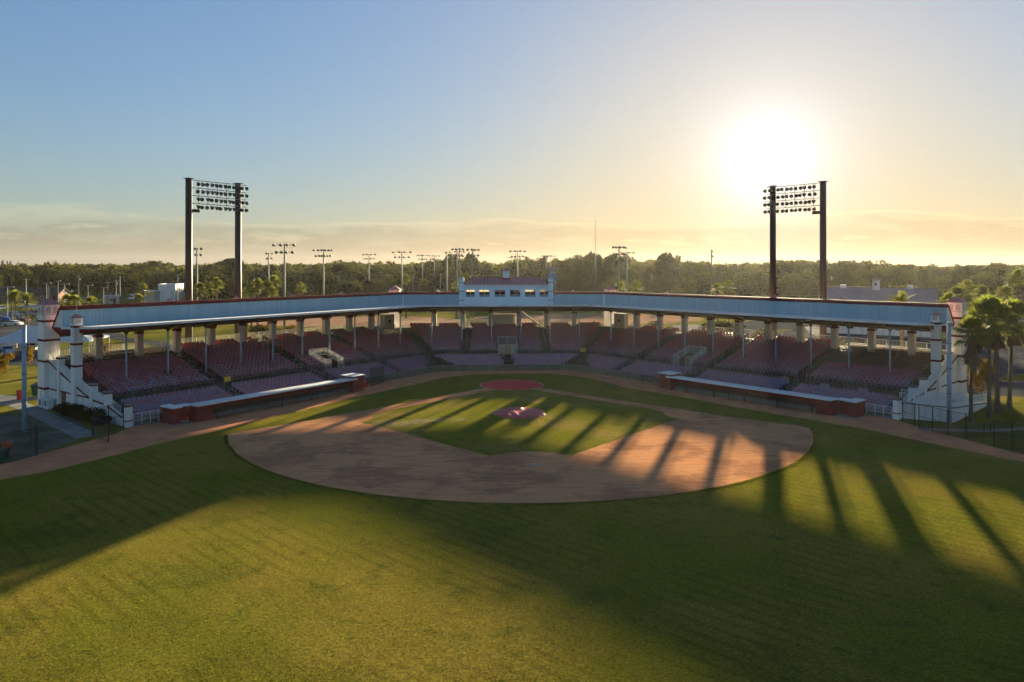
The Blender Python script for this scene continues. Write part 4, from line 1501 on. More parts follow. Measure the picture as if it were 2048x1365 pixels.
chain_fence([(40.9, -34.2), (41.5, -35.6), (42.0, -37.0), (45.5, -39.6), (50, -43)], 2.3, 'tall black chain-link fence at the right edge of the clay track')
chain_fence([(38.5, -24.6), (38.75, -26.2)], 2.2, 'narrow black gate panel beside the right corner pier', name='fence_gate', cat='gate')
for (x, y, h, side) in ((-47.6, -24.9, 10.1, 'left'), (42.8, -25.4, 10.1, 'right')):
    T = thing('net_pole', (x, y, 0), f'tall pale blue steel pole in the {side} corner of the ballpark', 'pole', 'net poles')
    b = MB()
    b.tube((x, y, 0), (x, y, h), 0.21, 10, 0.19)
    b.build('shaft', MT['bluepole'], T, True)
    b = MB()
    b.tube((x, y, h), (x, y, h + 0.1), 0.24, 10)
    b.build('cap', MT['steel'], T)
    for z in (3.0, 5.5, 8.0):
        b = MB()
        b.tube((x, y, z), (x, y, z + 0.12), 0.235, 10)
        b.build('collar', MT['steel'], T)
# white ramp at the right end of the stand
RM = thing('access_ramp', (43.6, -24.4, 0), 'white walled concrete ramp with white picket railings by the palms', 'ramp')
A0, B0, C0 = Vector((39.4, -22.6, 0)), Vector((43.6, -25.0, 0)), Vector((53.4, -16.4, 0))
A1, B1, C1 = Vector((40.6, -20.9, 0)), Vector((43.3, -22.6, 0)), Vector((52.0, -14.9, 0))
zA, zB, zC = 1.55, 1.45, 0.25
b = MB()
for p, q, p1, q1, za, zb_ in ((A0, B0, A1, B1, zA, zB), (B0, C0, B1, C1, zB, zC)):
    b.hexa([p, q, q1, p1], [p + Vector((0, 0, za)), q + Vector((0, 0, zb_)), q1 + Vector((0, 0, zb_)), p1 + Vector((0, 0, za))])
b.build('ramp_body', MT['stucco'], RM)
b = MB()
for p, q, za, zb_ in ((A0, B0, zA, zB), (B0, C0, zB, zC)):
    b.tube(p + Vector((0, 0, za + 0.05)), q + Vector((0, 0, zb_ + 0.05)), 0.10, 4)
b.build('coping', MT['concrete'], RM)
for p, q, za, zb_ in ((A0, B0, zA, zB), (B0, C0, zB, zC), (A1, B1, zA, zB), (B1, C1, zB, zC)):
    b = MB()
    picket(b, p + Vector((0, 0, za + 0.05)), q + Vector((0, 0, zb_ + 0.05)), 1.05, 0.15, 0.013, 1.6, pr=0.03)
    b.build('railing', MT['picket'], RM)
# air conditioners, bins, cooler
for k, (e, lab) in enumerate(((17.6, 'white air conditioner box against the base of the left tower'), (16.2, 'white air conditioner box next to the red door'))):
    c = S(-1, 46.95, e, 0)
    T = thing('air_conditioner', tuple(c), lab, 'air conditioner', 'air conditioners')
    d, n = DV(-1), NV(-1)
    b = MB()
    b.obox(c + Vector((0, 0, 0.62)), n * 0.5, d * 0.34, (0, 0, 0.52))
    b.build('case', MT['white'], T)
    b = MB()
    ctr = c + d * 0.345 + Vector((0, 0, 0.66))
    b.prism([ctr + n * 0.34 * math.cos(t) + Vector((0, 0, 0.34 * math.sin(t))) for t in [2 * math.pi * i / 18 for i in range(18)]], d * 0.02)
    b.build('fan_grille', MT['steel'], T)
    b = MB()
    b.obox(c + Vector((0, 0, 0.05)), n * 0.55, d * 0.4, (0, 0, 0.05))
    b.build('pad', MT['concrete'], T)


def bin_(loc, m, lab, r=0.32, h=0.95, name='trash_bin', cat='bin'):
    b_ = MB()
    b_.lathe(loc, [(0.0, 0.0), (r * 0.86, 0.0), (r, h * 0.88), (r * 1.08, h * 0.9), (r * 1.08, h), (r * 0.9, h), (r * 0.86, h * 0.9), (0, h * 0.88)], 14)
    return tag(b_.build(name, m, smooth=False), lab, cat)


bin_((-43.7, -33.5, 0), MT['orange'], 'orange plastic barrel behind the left chain-link fence', 0.36, 1.15, 'barrel', 'barrel')
b = MB()
b.box(-43.6, -42.9, -35.0, -34.4, 0, 0.75).box(-43.7, -42.8, -35.1, -34.3, 0.76, 0.84)
tag(b.build('equipment_box', MT['greenbin']), 'green steel box in front of the orange barrel', 'box')
bin_((-58.5, -7.9, 0), MT['redplastic'], 'red plastic bin beside the green dumpster', 0.42, 1.1)
T = thing('dumpster', (-57.0, -5.6, 0), 'dark green steel dumpster left of the tall white tower', 'dumpster')
b = MB()
b.hexa([(-58.1, -6.3, 0.15), (-55.9, -6.3, 0.15), (-55.9, -5.0, 0.15), (-58.1, -5.0, 0.15)], [(-58.2, -6.5, 1.35), (-55.8, -6.5, 1.35), (-55.8, -4.9, 1.35), (-58.2, -4.9, 1.35)])
b.build('body', MT['greenbin'], T)
b = MB()
b.hexa([(-58.25, -6.55, 1.352), (-55.75, -6.55, 1.352), (-55.75, -4.85, 1.352), (-58.25, -4.85, 1.352)], [(-58.25, -6.55, 1.42), (-55.75, -6.55, 1.42), (-55.75, -4.85, 1.7), (-58.25, -4.85, 1.7)])
b.build('lid', MT['black'], T)
# yellow boards on the guard rails
for seg, s, lab in ((-1, 32.2, 'yellow padded board tied to the guard rail in the left wing'), (0, 12.2, 'yellow padded board on the guard rail right of the middle block')):
    b = MB()
    b.obox(S(seg, s, 5.2, 2.45), DV(seg) * 0.42, NV(seg) * 0.05, (0, 0, 0.28))
    tag(b.build('rail_pad', MT['yellow']), lab, 'pad')
# grey plaques hung at the heads of the aisles
for i, (seg, s, lab) in enumerate(((-1, 22.0, 'grey section plaque left of the middle aisle in the left wing'), (-1, 34.6, 'grey section plaque at the outer aisle of the left wing'), (1, 19.4, 'grey section plaque at the middle aisle of the right wing'),
                                 (1, 31.9, 'grey section plaque at the outer aisle of the right wing'), (1, 7.4, 'grey section plaque at the inner aisle of the right wing'))):
    b = MB()
    b.obox(S(seg, s, eU(12) - 0.15, zU(12) + 0.98), DV(seg) * 0.32, NV(seg) * 0.02, (0, 0, 0.13))
    b.obox(S(seg, s, eU(12) - 0.15, zU(12) + 0.42), DV(seg) * 0.03, NV(seg) * 0.018, (0, 0, 0.42))
    tag(b.build('section_plaque', MT['concrete']), lab, 'sign', 'section plaques')

# ------------------------------------------------------------------ floodlight towers behind the stand
def lamp_bowl(mb_, c, aim, r=0.30, l=0.42, n=8):
    c, aim = Vector(c), Vector(aim).normalized()
    a = aim.orthogonal().normalized()
    q = aim.cross(a)
    vs, fs = [], []
    prof = [(0.09, -0.45), (0.14, -0.2), (0.8, 0.55), (1.0, 1.0), (0.0, 0.82)]
    for rr, t in prof:
        vs += [c + aim * (l * t) + (a * math.cos(2 * math.pi * i / n) + q * math.sin(2 * math.pi * i / n)) * (r * rr) for i in range(n)]
    for k in range(len(prof) - 1):
        fs += [(k * n + i, k * n + (i + 1) % n, (k + 1) * n + (i + 1) % n, (k + 1) * n + i) for i in range(n)]
    mb_.add(vs, fs)


lamp_proto = MB()
lamp_bowl(lamp_proto, (0, 0, 0), (0, 0, -1), 0.29, 0.42)
lamp_mesh = None
for seg, sa, sb, side in ((-1, 27.9, 20.4, 'left'), (1, 28.5, 20.9, 'right')):
    e, zt_ = 21.0, 27.7
    T = thing('floodlight_tower', S(seg, (sa + sb) / 2, e, 0), f'dark twin-pole floodlight tower with four lamp rows behind the {side} wing', 'light tower', 'twin-pole floodlight towers')
    d, n = DV(seg), NV(seg)
    for s in (sa, sb):
        b = MB()
        b.tube(S(seg, s, e, 0), S(seg, s, e, zt_), 0.50, 12, 0.43)
        p = b.build('pole', MT['tower'], T, True)
        b = MB()
        b.obox(S(seg, s, e, zt_ + 0.04), d * 0.5, n * 0.5, (0, 0, 0.04))
        b.build('cap_plate', MT['tower'], p)
    b = MB()
    b.obox(S(seg, sa - 0.8, e, 23.4), d * 0.75, n * 0.06, (0, 0, 0.22))
    b.build('stub_bracket', MT['tower'], T)
    bars = []
    for k, z in enumerate((27.5, 26.45, 25.4, 24.35)):
        b = MB()
        b.tube(S(seg, sa, e - 0.55, z), S(seg, sb - 0.95, e - 0.55, z), 0.05, 5)
        bars.append(b.build('lamp_bar', MT['steel'], T))
    for k in range(4):
        b = MB()
        s = sa - 1.1 - k * 1.42
        b.tube(S(seg, s, e - 0.5, 24.3), S(seg, s, e - 0.5, 27.5), 0.04, 5)
        b.build('strut', MT['maroon'], T)
    b = MB()
    for k in range(6):
        s = sa - 0.8 - k * 1.05
        for z in (24.35, 25.4, 26.45):
            a_, c_ = S(seg, s, e - 0.55, z), S(seg, s - 1.0, e - 0.55, z + 0.9)
            m_ = (a_ + c_) / 2 - Vector((0, 0, 0.35))
            b.tube(a_, m_, 0.015, 3).tube(m_, c_, 0.015, 3)
    b.build('cable', MT['black'], T)
    rng = random.Random(5 + seg)
    for k, z in enumerate((27.5, 26.45, 25.4, 24.35)):
        for i in range(12):
            s = sa - 0.85 - i * (sa - sb - 0.05) / 11.0
            if rng.random() < 0.03:
                continue
            if lamp_mesh is None:
                o = lamp_proto.build('lamp', MT['lamp'], None, True)
                lamp_mesh = o.data
            else:
                o = bpy.data.objects.new('lamp', lamp_mesh)
                COL.objects.link(o)
            o.parent = bars[k]
            aim = (-n * 1.0 + Vector((0, 0, -0.75 + rng.uniform(-.15, .15))) + d * rng.uniform(-.45, .45)).normalized()
            o.rotation_euler = (-aim).to_track_quat('Z', 'Y').to_euler()
            o.location = S(seg, s, e - 0.62, z - 0.30)

# ------------------------------------------------------------------ trees
YAW = R(2.635)
CF, SF = math.cos(YAW), math.sin(YAW)


def at(u, Y, z=0.0):
    """point seen at photo column u, Y metres in front of the camera"""
    X = (u - 1024) / 1430 * Y
    return Vector((-4.32 + CF * X + SF * Y, -95.06 - SF * X + CF * Y, z))


def leaf_cloud(rng, lobes, n, size, flat=0.0):
    """small leaf-clump faces spread through ellipsoid lobes, denser towards their skins"""
    vol = np.array([l[3] * l[4] * l[5] for l in lobes]) ** 0.75
    pick = rng.choice(len(lobes), n, p=vol / vol.sum())
    L = np.array(lobes)[pick]
    d = rng.normal(size=(n, 3))
    d /= np.linalg.norm(d, axis=1)[:, None]
    r = rng.uniform(0, 1, n) ** 0.33
    r = 0.35 + 0.65 * r + rng.normal(0, 0.05, n)
    c = L[:, :3] + d * L[:, 3:6] * r[:, None]
    a = rng.normal(size=(n, 3))
    a /= np.linalg.norm(a, axis=1)[:, None]
    b = np.cross(a, rng.normal(size=(n, 3)))
    b /= np.linalg.norm(b, axis=1)[:, None]
    s = size * rng.uniform(0.55, 1.35, n)[:, None]
    q = np.stack([c - a * s * 0.5, c + b * s * 0.34, c + a * s * 0.5, c - b * s * 0.34], 1)
    return q.reshape(-1, 3)


def cloud_mesh(name, verts, m):
    k = len(verts) // 4
    me = bpy.data.meshes.new(name)
    me.vertices.add(len(verts))
    me.vertices.foreach_set('co', verts.astype(np.float32).ravel())
    me.loops.add(len(verts))
    me.loops.foreach_set('vertex_index', np.arange(len(verts), dtype=np.int32))
    me.polygons.add(k)
    me.polygons.foreach_set('loop_start', np.arange(0, len(verts), 4, dtype=np.int32))
    me.polygons.foreach_set('loop_total', np.full(k, 4, dtype=np.int32))
    me.materials.append(m)
    me.update()
    me.validate()
    return me


def lobes_oak(rng, h, w):
    out = []
    for i in range(rng.integers(7, 11)):
        t = rng.uniform(0, 2 * math.pi)
        q = rng.uniform(0.1, 0.75) * w / 2
        out.append((q * math.cos(t), q * math.sin(t), h * rng.uniform(0.48, 0.82), w * rng.uniform(0.16, 0.27), w * rng.uniform(0.16, 0.27), h * rng.uniform(0.10, 0.19)))
    out.append((0, 0, h * 0.62, w * 0.30, w * 0.30, h * 0.22))
    out.append((0, 0, h * 0.84, w * 0.2, w * 0.2, h * 0.15))
    out.append((0, 0, h * 0.30, w * 0.34, w * 0.34, h * 0.20))
    return out


def lobes_pine(rng, h, w):
    out = []
    for i in range(9):
        z = h * (0.30 + 0.66 * i / 8)
        ww = w * (0.34 - 0.22 * i / 8) * rng.uniform(0.7, 1.25)
        out.append((rng.normal(0, w * 0.08), rng.normal(0, w * 0.08), z, ww, ww, h * 0.075))
    return out


def lobes_umbrella(rng, h, w):
    out = []
    for i in range(6):
        t = rng.uniform(0, 2 * math.pi)
        q = rng.uniform(0.2, 0.8) * w / 2
        out.append((q * math.cos(t), q * math.sin(t), h * rng.uniform(0.82, 0.95), w * 0.22, w * 0.22, h * 0.05))
    return out


TREES = {}
nrng = np.random.default_rng(21)
for kind, fn, h, w, n, leaf, m in (('oak', lobes_oak, 1, 1, 1500, 0.085, 'leaf'), ('dark', lobes_oak, 1, 1, 1500, 0.085, 'leaf2'), ('pine', lobes_pine, 1, 1, 1100, 0.075, 'leaf2'), ('umbrella', lobes_umbrella, 1, 1, 600, 0.08, 'leaf2'), ('yellow', lobes_oak, 1, 1, 900, 0.10, 'leaf_y')):
    TREES[kind] = []
    for v in range(5 if kind in ('oak', 'dark') else 3):
        verts = leaf_cloud(nrng, fn(nrng, 1.0, 1.0), n, leaf)
        crown = cloud_mesh('crown', verts, MT[m])
        b = MB()
        b.tube((0, 0, 0), (0.004, 0.0, 0.42), 0.022, 7, 0.014, cap=False)
        for i in range(5):
            t = nrng.uniform(0, 6.28)
            b.tube((0.002, 0, 0.30 + 0.04 * i), (0.2 * math.cos(t), 0.2 * math.sin(t), 0.55 + 0.07 * i), 0.010, 5, 0.004, cap=False)
        tm = bpy.data.meshes.new('trunk')
        tm.from_pydata(b.v, [], b.f)
        tm.materials.append(MT['bark'])
        TREES[kind].append((crown, tm))


def tree(kind, p, h, w, label, group=None, name='broadleaf_tree', var=None):
    T = thing(name, tuple(p), label, 'tree', group, random.uniform(0, 6.28))
    crown, trunk = TREES[kind][random.randrange(len(TREES[kind])) if var is None else var]
    for nm, me, sx in (('trunk', trunk, max(w, 0.5 * h)), ('crown', crown, w)):
        o = bpy.data.objects.new(nm, me)
        COL.objects.link(o)
        o.parent = T
        o.scale = (sx, sx, h)
    return T


SKY = [(0, 528), (40, 530), (120, 527), (190, 528), (250, 530), (300, 523), (330, 527), (380, 530), (430, 525), (460, 518), (500, 529), (560, 527), (600, 530), (650, 527), (680, 521), (720, 526), (760, 525),
       (800, 527), (840, 526), (870, 520), (900, 516), (930, 514), (945, 514), (965, 524), (1000, 526), (1030, 519), (1080, 517), (1120, 520), (1150, 516), (1175, 511), (1200, 513), (1230, 512), (1260, 517),
       (1290, 523), (1320, 514), (1335, 512), (1350, 515), (1390, 521), (1430, 523), (1480, 528), (1510, 525), (1550, 523), (1600, 522), (1650, 524), (1700, 525), (1740, 524), (1780, 530), (1820, 532), (1900, 533),
       (1950, 531), (2010, 528), (2060, 530)]
SKX, SKV = [a for a, b in SKY], [b for a, b in SKY]
ZONES = [(0, 110, 'beyond the left car park'), (110, 330, 'left of the left floodlight tower'), (330, 520, 'behind the left floodlight tower'), (520, 780, 'between left floodlight tower and press box'),
         (780, 1000, 'just left of the press box'), (1000, 1240, 'above the press box roof'), (1240, 1530, 'between press box and right floodlight tower'), (1530, 1700, 'behind the right floodlight tower'), (1700, 2300, 'beyond the metal-roofed building')]
trng = random.Random(4)
KN = {'oak': 'rounded olive-green tree in the woods', 'dark': 'dark green spreading tree in the woods', 'pine': 'tall feathery pine in the woods', 'umbrella': 'flat-topped pine in the woods', 'yellow': 'yellowing tree in the woods'}


def zone(u):
    for a, b, t in ZONES:
        if u < b:
            return t
    return ZONES[-1][2]


RANK = {}


def wood_tree(u, Y, z, kind=None, w=None, rank='rear'):
    kind = kind or trng.choice(['oak', 'oak', 'oak', 'dark', 'dark', 'pine'])
    w = w or (z * trng.uniform(0.6, 1.25) if kind not in ('pine', 'umbrella') else z * trng.uniform(0.4, 0.6))
    p = at(u, Y)
    RANK[rank] = RANK.get(rank, 0) + 1
    tree(kind, p, z, w, f"{KN[kind].replace(' in the woods', '')} in the {rank} rank of the woods, {ordn(RANK[rank])} from the left", 'trees of the woods', 'pine_tree' if kind in ('pine', 'umbrella') else 'broadleaf_tree')


nt = 0
for Yb, step, zf, rk in ((292, 27, 0.60, 'front'), (335, 24, 0.76, 'second'), (385, 21, 0.90, 'third'), (440, 19, 0.99, 'fourth')):
    u = -20 + trng.uniform(0, 20)
    while u < 2080:
        Y = Yb * trng.uniform(0.94, 1.06) * (1.16 if u < 380 else 1.0) * (0.86 if u > 1720 else 1.0)
        vt = np.interp(u, SKX, SKV)
        zs = CAM_H + (532 - vt) * Y / 1430
        z = max(6.0, zs * zf * trng.choice([0.74, 0.84, 0.92, 1.0, 1.0, 1.08]) * trng.uniform(0.95, 1.05))
        kind = None
        if 1150 < u < 1250 and zf > 0.7 or (880 < u < 960 and zf > 0.85):
            kind = 'pine'
            z = zs * trng.uniform(0.9, 1.03)
        if not (zf < 0.7 and (u < 380 or 930 < u < 1100)):
            wood_tree(u, Y, z, kind, None, rk)
            nt += 1
        u += step * trng.uniform(0.75, 1.3)
for u, v, Y, k, w in ((4, 523, 520, 'pine', 5), (14.5, 524, 520, 'pine', 4), (20, 524, 520, 'pine', 4), (90.5, 526, 520, 'pine', 4), (97.5, 524, 520, 'pine', 5), (110, 522, 520, 'oak', 8),
                      (306, 522, 430, 'umbrella', 6), (456, 517, 380, 'umbrella', 15), (1810, 529, 420, 'umbrella', 10), (1940, 530, 420, 'umbrella', 9), (2012, 527, 420, 'umbrella', 18), (1345, 512, 380, 'pine', 16), (1330, 513, 380, 'pine', 15), (470, 524, 380, 'umbrella', 12), (680, 519, 360, 'oak', 17), (706, 522, 370, 'oak', 14), (895, 512, 370, 'pine', 13), (914, 514, 380, 'pine', 12), (934, 509, 370, 'pine', 15), (948, 511, 380, 'pine', 13),
                      (1035, 516, 380, 'oak', 15), (1060, 514, 390, 'pine', 14), (1085, 513, 380, 'pine', 15), (1112, 516, 390, 'oak', 16), (1137, 518, 380, 'pine', 13), (1160, 513, 350, 'pine', 13), (1178, 507, 345, 'pine', 15), (1196, 511, 350, 'pine', 13), (1216, 510, 345, 'pine', 14),
                      (1236, 512, 350, 'pine', 13), (1253, 515, 360, 'pine', 12), (1322, 511, 370, 'pine', 15), (1338, 508, 365, 'pine', 16), (1353, 512, 370, 'pine', 14), (1555, 519, 400, 'oak', 18), (1592, 520, 400, 'oak', 17), (1640, 520, 400, 'oak', 18), (1690, 521, 390, 'oak', 17), (1732, 520, 380, 'oak', 18)):
    wood_tree(u, Y, CAM_H + (532 - v) * Y / 1430, k, w)
# the rest of the woods out to the horizon reads as one mass
fv = []
variants = [leaf_cloud(nrng, lobes_oak(nrng, 1.0, 1.0), 170, 0.20) for _ in range(8)]
for Y in (480, 520, 570, 630, 700, 790, 900, 1050, 1250, 1500):
    u = -620.0
    du = max(7.0, 15 * 600 / Y)
    while u < 2660:
        yy = Y * nrng.uniform(0.95, 1.05)
        vt = np.interp(u, SKX, SKV)
        hill = 1.0 if 850 < u < 1420 or 1520 < u < 1760 else 0.0
        z = 14.5 + nrng.uniform(-2.5, 1.5) + (CAM_H + (532 - vt) * min(Y, 700) / 1430 - 15.5) * (0.85 if Y < 720 else 0.45)
        w = z * nrng.uniform(0.9, 1.25) * (1 + Y / 2500)
        p = at(u, yy)
        fv.append(variants[nrng.integers(8)] * np.array([w, w, z]) + np.array(p))
        u += du * nrng.uniform(0.8, 1.25)
o = bpy.data.objects.new('woodland', cloud_mesh('woodland', np.concatenate(fv), MT['leaf']))
COL.objects.link(o)
tag(o, 'distant unbroken woodland reaching to the horizon', 'woodland', kind='stuff')

# ------------------------------------------------------------------ palms
def palm_meshes(seed, fan=True, skirt=False):
    rng = random.Random(seed)
    b = MB()
    nf = 40
    for i in range(nf):
        az_ = i * 2.399 + rng.uniform(-.2, .2)
        el = math.radians(rng.uniform(-35, 80) if i > 6 else rng.uniform(55, 88))
        dirv = Vector((math.cos(az_) * math.cos(el), math.sin(az_) * math.cos(el), math.sin(el)))
        L = rng.uniform(0.85, 1.15)
        side = dirv.cross(Vector((0, 0, 1)))
        side = side.normalized() if side.length > 0.05 else Vector((1, 0, 0))
        upv = side.cross(dirv).normalized()
        if fan:
            base = dirv * L
            b.tube((0, 0, 0), base, 0.022, 3, 0.014, cap=False)
            for k in range(13):
                t = math.radians(-95 + 190 * k / 12)
                bd = (dirv * math.cos(t) + side * math.sin(t) + upv * 0.10).normalized()
                w = side * math.cos(t) - dirv * math.sin(t)
                ln = rng.uniform(0.75, 1.05) * (0.75 + 0.25 * math.cos(t))
                mid = base + bd * ln * 0.6
                tip = base + bd * ln + Vector((0, 0, -0.28 * ln))
                b.add([base - w * 0.02, base + w * 0.02, mid + w * 0.06, mid - w * 0.06, tip], ((0, 1, 2, 3), (3, 2, 4)))
        else:
            pts = [dirv * (2.6 * L * s / 6) + Vector((0, 0, -1.15 * (s / 6) ** 2)) for s in range(7)]
            for s in range(6):
                b.tube(pts[s], pts[s + 1], 0.02, 3, cap=False)
                for sg in (-1, 1):
                    for q in (0.2, 0.7):
                        a = pts[s].lerp(pts[s + 1], q)
                        l2 = 0.75 * (1 - 0.1 * s)
                        tp = a + side * sg * l2 + dirv * 0.3 + Vector((0, 0, -0.22))
                        b.add([a, a + dirv * 0.1, tp], ((0, 1, 2),))
    crown = bpy.data.meshes.new('crown')
    crown.from_pydata(b.v, [], b.f)
    crown.materials.append(MT['palm'])
    sk = None
    b = MB()
    rs = random.Random(seed + 1)
    for i in range(90 if skirt else 26):
        t = rs.uniform(0, 6.28)
        z = rs.uniform(-1.6, 0.1) if skirt else rs.uniform(-0.4, 0.0)
        r0, ln = 0.16, rs.uniform(0.9, 1.5)
        a = Vector((r0 * math.cos(t), r0 * math.sin(t), z))
        out = Vector((math.cos(t), math.sin(t), 0))
        c = a + out * rs.uniform(0.25, 0.6) + Vector((0, 0, -ln))
        w = Vector((-math.sin(t), math.cos(t), 0)) * 0.16
        b.add([a - w * 0.3, a + w * 0.3, c + w, c - w], ((0, 1, 2, 3),))
    sk = bpy.data.meshes.new('skirt')
    sk.from_pydata(b.v, [], b.f)
    sk.materials.append(MT['skirt'])
    return crown, sk


PALMS = [palm_meshes(3, True, True), palm_meshes(8, True, False), palm_meshes(12, True, False), palm_meshes(15, False, False)]


def palm(p, h, size, label, kind=1, group=None, lean=(0, 0), r=0.2):
    T = thing('palm_tree', tuple(p), label, 'palm', group, random.uniform(0, 6.28))
    b = MB()
    pts = [(Vector((lean[0] * (s / 6) ** 2, lean[1] * (s / 6) ** 2, h * s / 6))) for s in range(7)]
    for s in range(6):
        ra = r * (1.5 if s == 0 else 1.0 - 0.03 * s)
        b.tube(pts[s], pts[s + 1], ra, 8, r * (1.0 - 0.03 * (s + 1)), cap=False)
    tm = bpy.data.meshes.new('trunk')
    tm.from_pydata(b.v, [], b.f)
    tm.materials.append(MT['bark'])
    cr, sk = PALMS[kind]
    for nm, me in (('trunk', tm), ('crown', cr), ('skirt', sk)):
        o = bpy.data.objects.new(nm, me)
        COL.objects.link(o)
        o.parent = T
        if nm != 'trunk':
            o.location = pts[-1]
            o.scale = (size, size, size)
    return T


# the cluster by the right end of the stand
for (x, y, h, sz, kind, lab, r) in ((45.4, -24.9, 8.8, 1.2, 0, 'tall fan palm with brown skirt right beside the ramp railing', 0.19), (49.0, -22.6, 9.9, 1.7, 1, 'bushy fan palm, middle trunk of the right palm cluster', 0.20),
                                     (51.4, -20.6, 9.3, 1.65, 2, 'fan palm with rough diamond-barked trunk in the right palm cluster', 0.25), (54.2, -18.7, 9.5, 1.6, 1, 'rightmost fan palm of the cluster at the right edge', 0.21),
                                     (58.5, -17.5, 8.0, 1.3, 2, 'fan palm half cut off by the right edge', 0.2)):
    palm((x, y, 0), h, sz, lab, kind, 'palms by the ramp', (random.uniform(-.5, .5), random.uniform(-.3, .3)), r)
tree('oak', (58.5, -6.0, 0), 5.2, 4.4, 'small leafy tree on the car park island behind the palm cluster')
tree('yellow', (57.0, -10.5, 0), 4.6, 3.6, 'small yellowing tree between the palm trunks')
# palms seen over and under the stand roof
PV = [(400, 576, 185, 1.15, 'right of the left floodlight pole'), (433, 566, 185, 1.25, 'between the two left floodlight poles'), (422, 583, 190, 0.9, 'low beside the taller palm between the floodlight poles'), (503, 577, 180, 1.2, 'in the clump right of the left tower'), (515, 568, 184, 1.2, 'tallest in the clump right of the left tower'),
      (490, 584, 182, 1.0, 'lowest in the clump right of the left tower'), (536, 572, 182, 1.2, 'left one of the pair by the second light pole'), (549, 562, 186, 1.25, 'right one of the pair by the second light pole'), (545, 582, 180, 1.0, 'drooping below the pair by the second light pole'),
      (602, 573, 205, 1.1, 'standing alone before the dark woods'), (812, 556, 215, 1.0, 'behind the left corner turret'), (912, 568, 215, 1.0, 'left of the press box turret'), (1240, 573, 200, 1.2, 'left of the pair behind the right corner turret'), (1272, 571, 195, 1.2, 'right of the pair behind the right corner turret'),
      (1435, 576, 185, 1.1, 'left of the thin lamp pole pair'), (1457, 572, 185, 1.2, 'right of the thin lamp pole'), (1915, 590, 150, 1.5, 'behind the right end tower'), (1935, 577, 155, 1.5, 'rising over the right end tower'), (1962, 585, 160, 1.4, 'behind the palm cluster at the right'), (2035, 555, 175, 1.6, 'tall at the right edge over the cluster'),
      (2010, 586, 165, 1.4, 'round headed behind the right cluster'), (1898, 600, 140, 1.3, 'low behind the right end tower')]
for i, (u, v, Y, sz, lab) in enumerate(PV):
    palm(at(u, Y), CAM_H - (v - 532) * Y / 1430 - 0.6, sz, 'fan palm ' + lab, 1 + i % 2, 'palms round the park')
palm(at(1804, 97), CAM_H - (612 - 532) * 97 / 1430, 1.15, 'date palm rising through the gap behind the right wing roof', 3, None, r=0.30)
for u, v, Y, lab in ((24, 594, 190, 'left of the two curved palms in the left car park'), (31, 591, 190, 'tallest of the curved palms in the left car park'), (55, 597, 190, 'right curved palm in the left car park')):
    palm(at(u, Y), CAM_H - (v - 532) * Y / 1430, 0.95, 'yellow-green feather palm, ' + lab, 3, 'feather palms in the car park', r=0.14)
for u, v, Y, lab in ((135, 604, 150, 'leftmost low palm behind the left roof end'), (150, 606, 150, 'second low palm behind the left roof end'), (182, 608, 150, 'third low palm behind the left roof end'), (286, 580, 190, 'thin palm before the parked motorhome'), (278, 602, 165, 'low palm over the left roof edge')):
    palm(at(u, Y), CAM_H - (v - 532) * Y / 1430, 1.0, lab, 1, 'low palms behind the left wing', r=0.15)

# shrubs and hedges
def shrub(p, w, h, n, m, label, name='shrub', cat='shrub', leaf=0.16, group=None):
    lob = [(nrng.uniform(-.3, .3) * w, nrng.uniform(-.3, .3) * w, h * nrng.uniform(.35, .65), w * .28, w * .28, h * .32) for _ in range(6)]
    me = cloud_mesh(name, leaf_cloud(nrng, lob, n, leaf), m)
    o = bpy.data.objects.new(name, me)
    COL.objects.link(o)
    o.location = p
    return tag(o, label, cat, group)


def hedge(a, b, w, h, m, label, leaf=0.35, dens=26):
    a, b = Vector(a), Vector(b)
    L = (b - a).length
    k = int(L / (w * 0.7)) + 1
    lob = []
    for i in range(k + 1):
        p = a.lerp(b, i / k)
        lob.append((p.x, p.y, h * nrng.uniform(.4, .55), w * .62, w * .62, h * nrng.uniform(.48, .6)))
    me = cloud_mesh('hedge', leaf_cloud(nrng, lob, int(L * dens), leaf), m)
    o = bpy.data.objects.new('hedge', me)
    COL.objects.link(o)
    return tag(o, label, 'hedge')


for i, e in enumerate((11.8, 9.8, 8.0, 6.2, 4.4, 2.6)):
    c = S(-1, 47.3 + 0.15 * (i % 2), e, 0)
    shrub(tuple(c), 2.0, 1.3 + 0.4 * (i in (1, 2, 4)), 1500, MT['leaf2'], f'dark green bush along the left end wall, {ordn(i + 1)} from the red door', group='bushes along the left end wall')
tree('yellow', at(-2, 101), 3.7, 3.4, 'yellowing bushy tree cut by the left edge')
tree('yellow', at(58, 112), 3.4, 1.7, 'slim orange-leaved tree beside the pale blue pole')
tree('yellow', at(208, 112), 4.2, 2.4, 'small orange-leaved tree behind the first left columns')
hedge(at(-10, 206), at(84, 209), 2.0, 1.7, MT['hedge'], 'clipped yellow-green hedge in front of the left car park')
hedge(at(560, 228), at(632, 224), 3.0, 3.0, MT['leaf2'], 'dark hedge below the second light pole')
hedge(at(665, 236), at(905, 240), 3.0, 3.2, MT['leaf2'], 'long dark hedge over the roof left of the press box')
hedge(at(1110, 240), at(1230, 232), 3.0, 3.0, MT['leaf2'], 'dark hedge right of the press box')
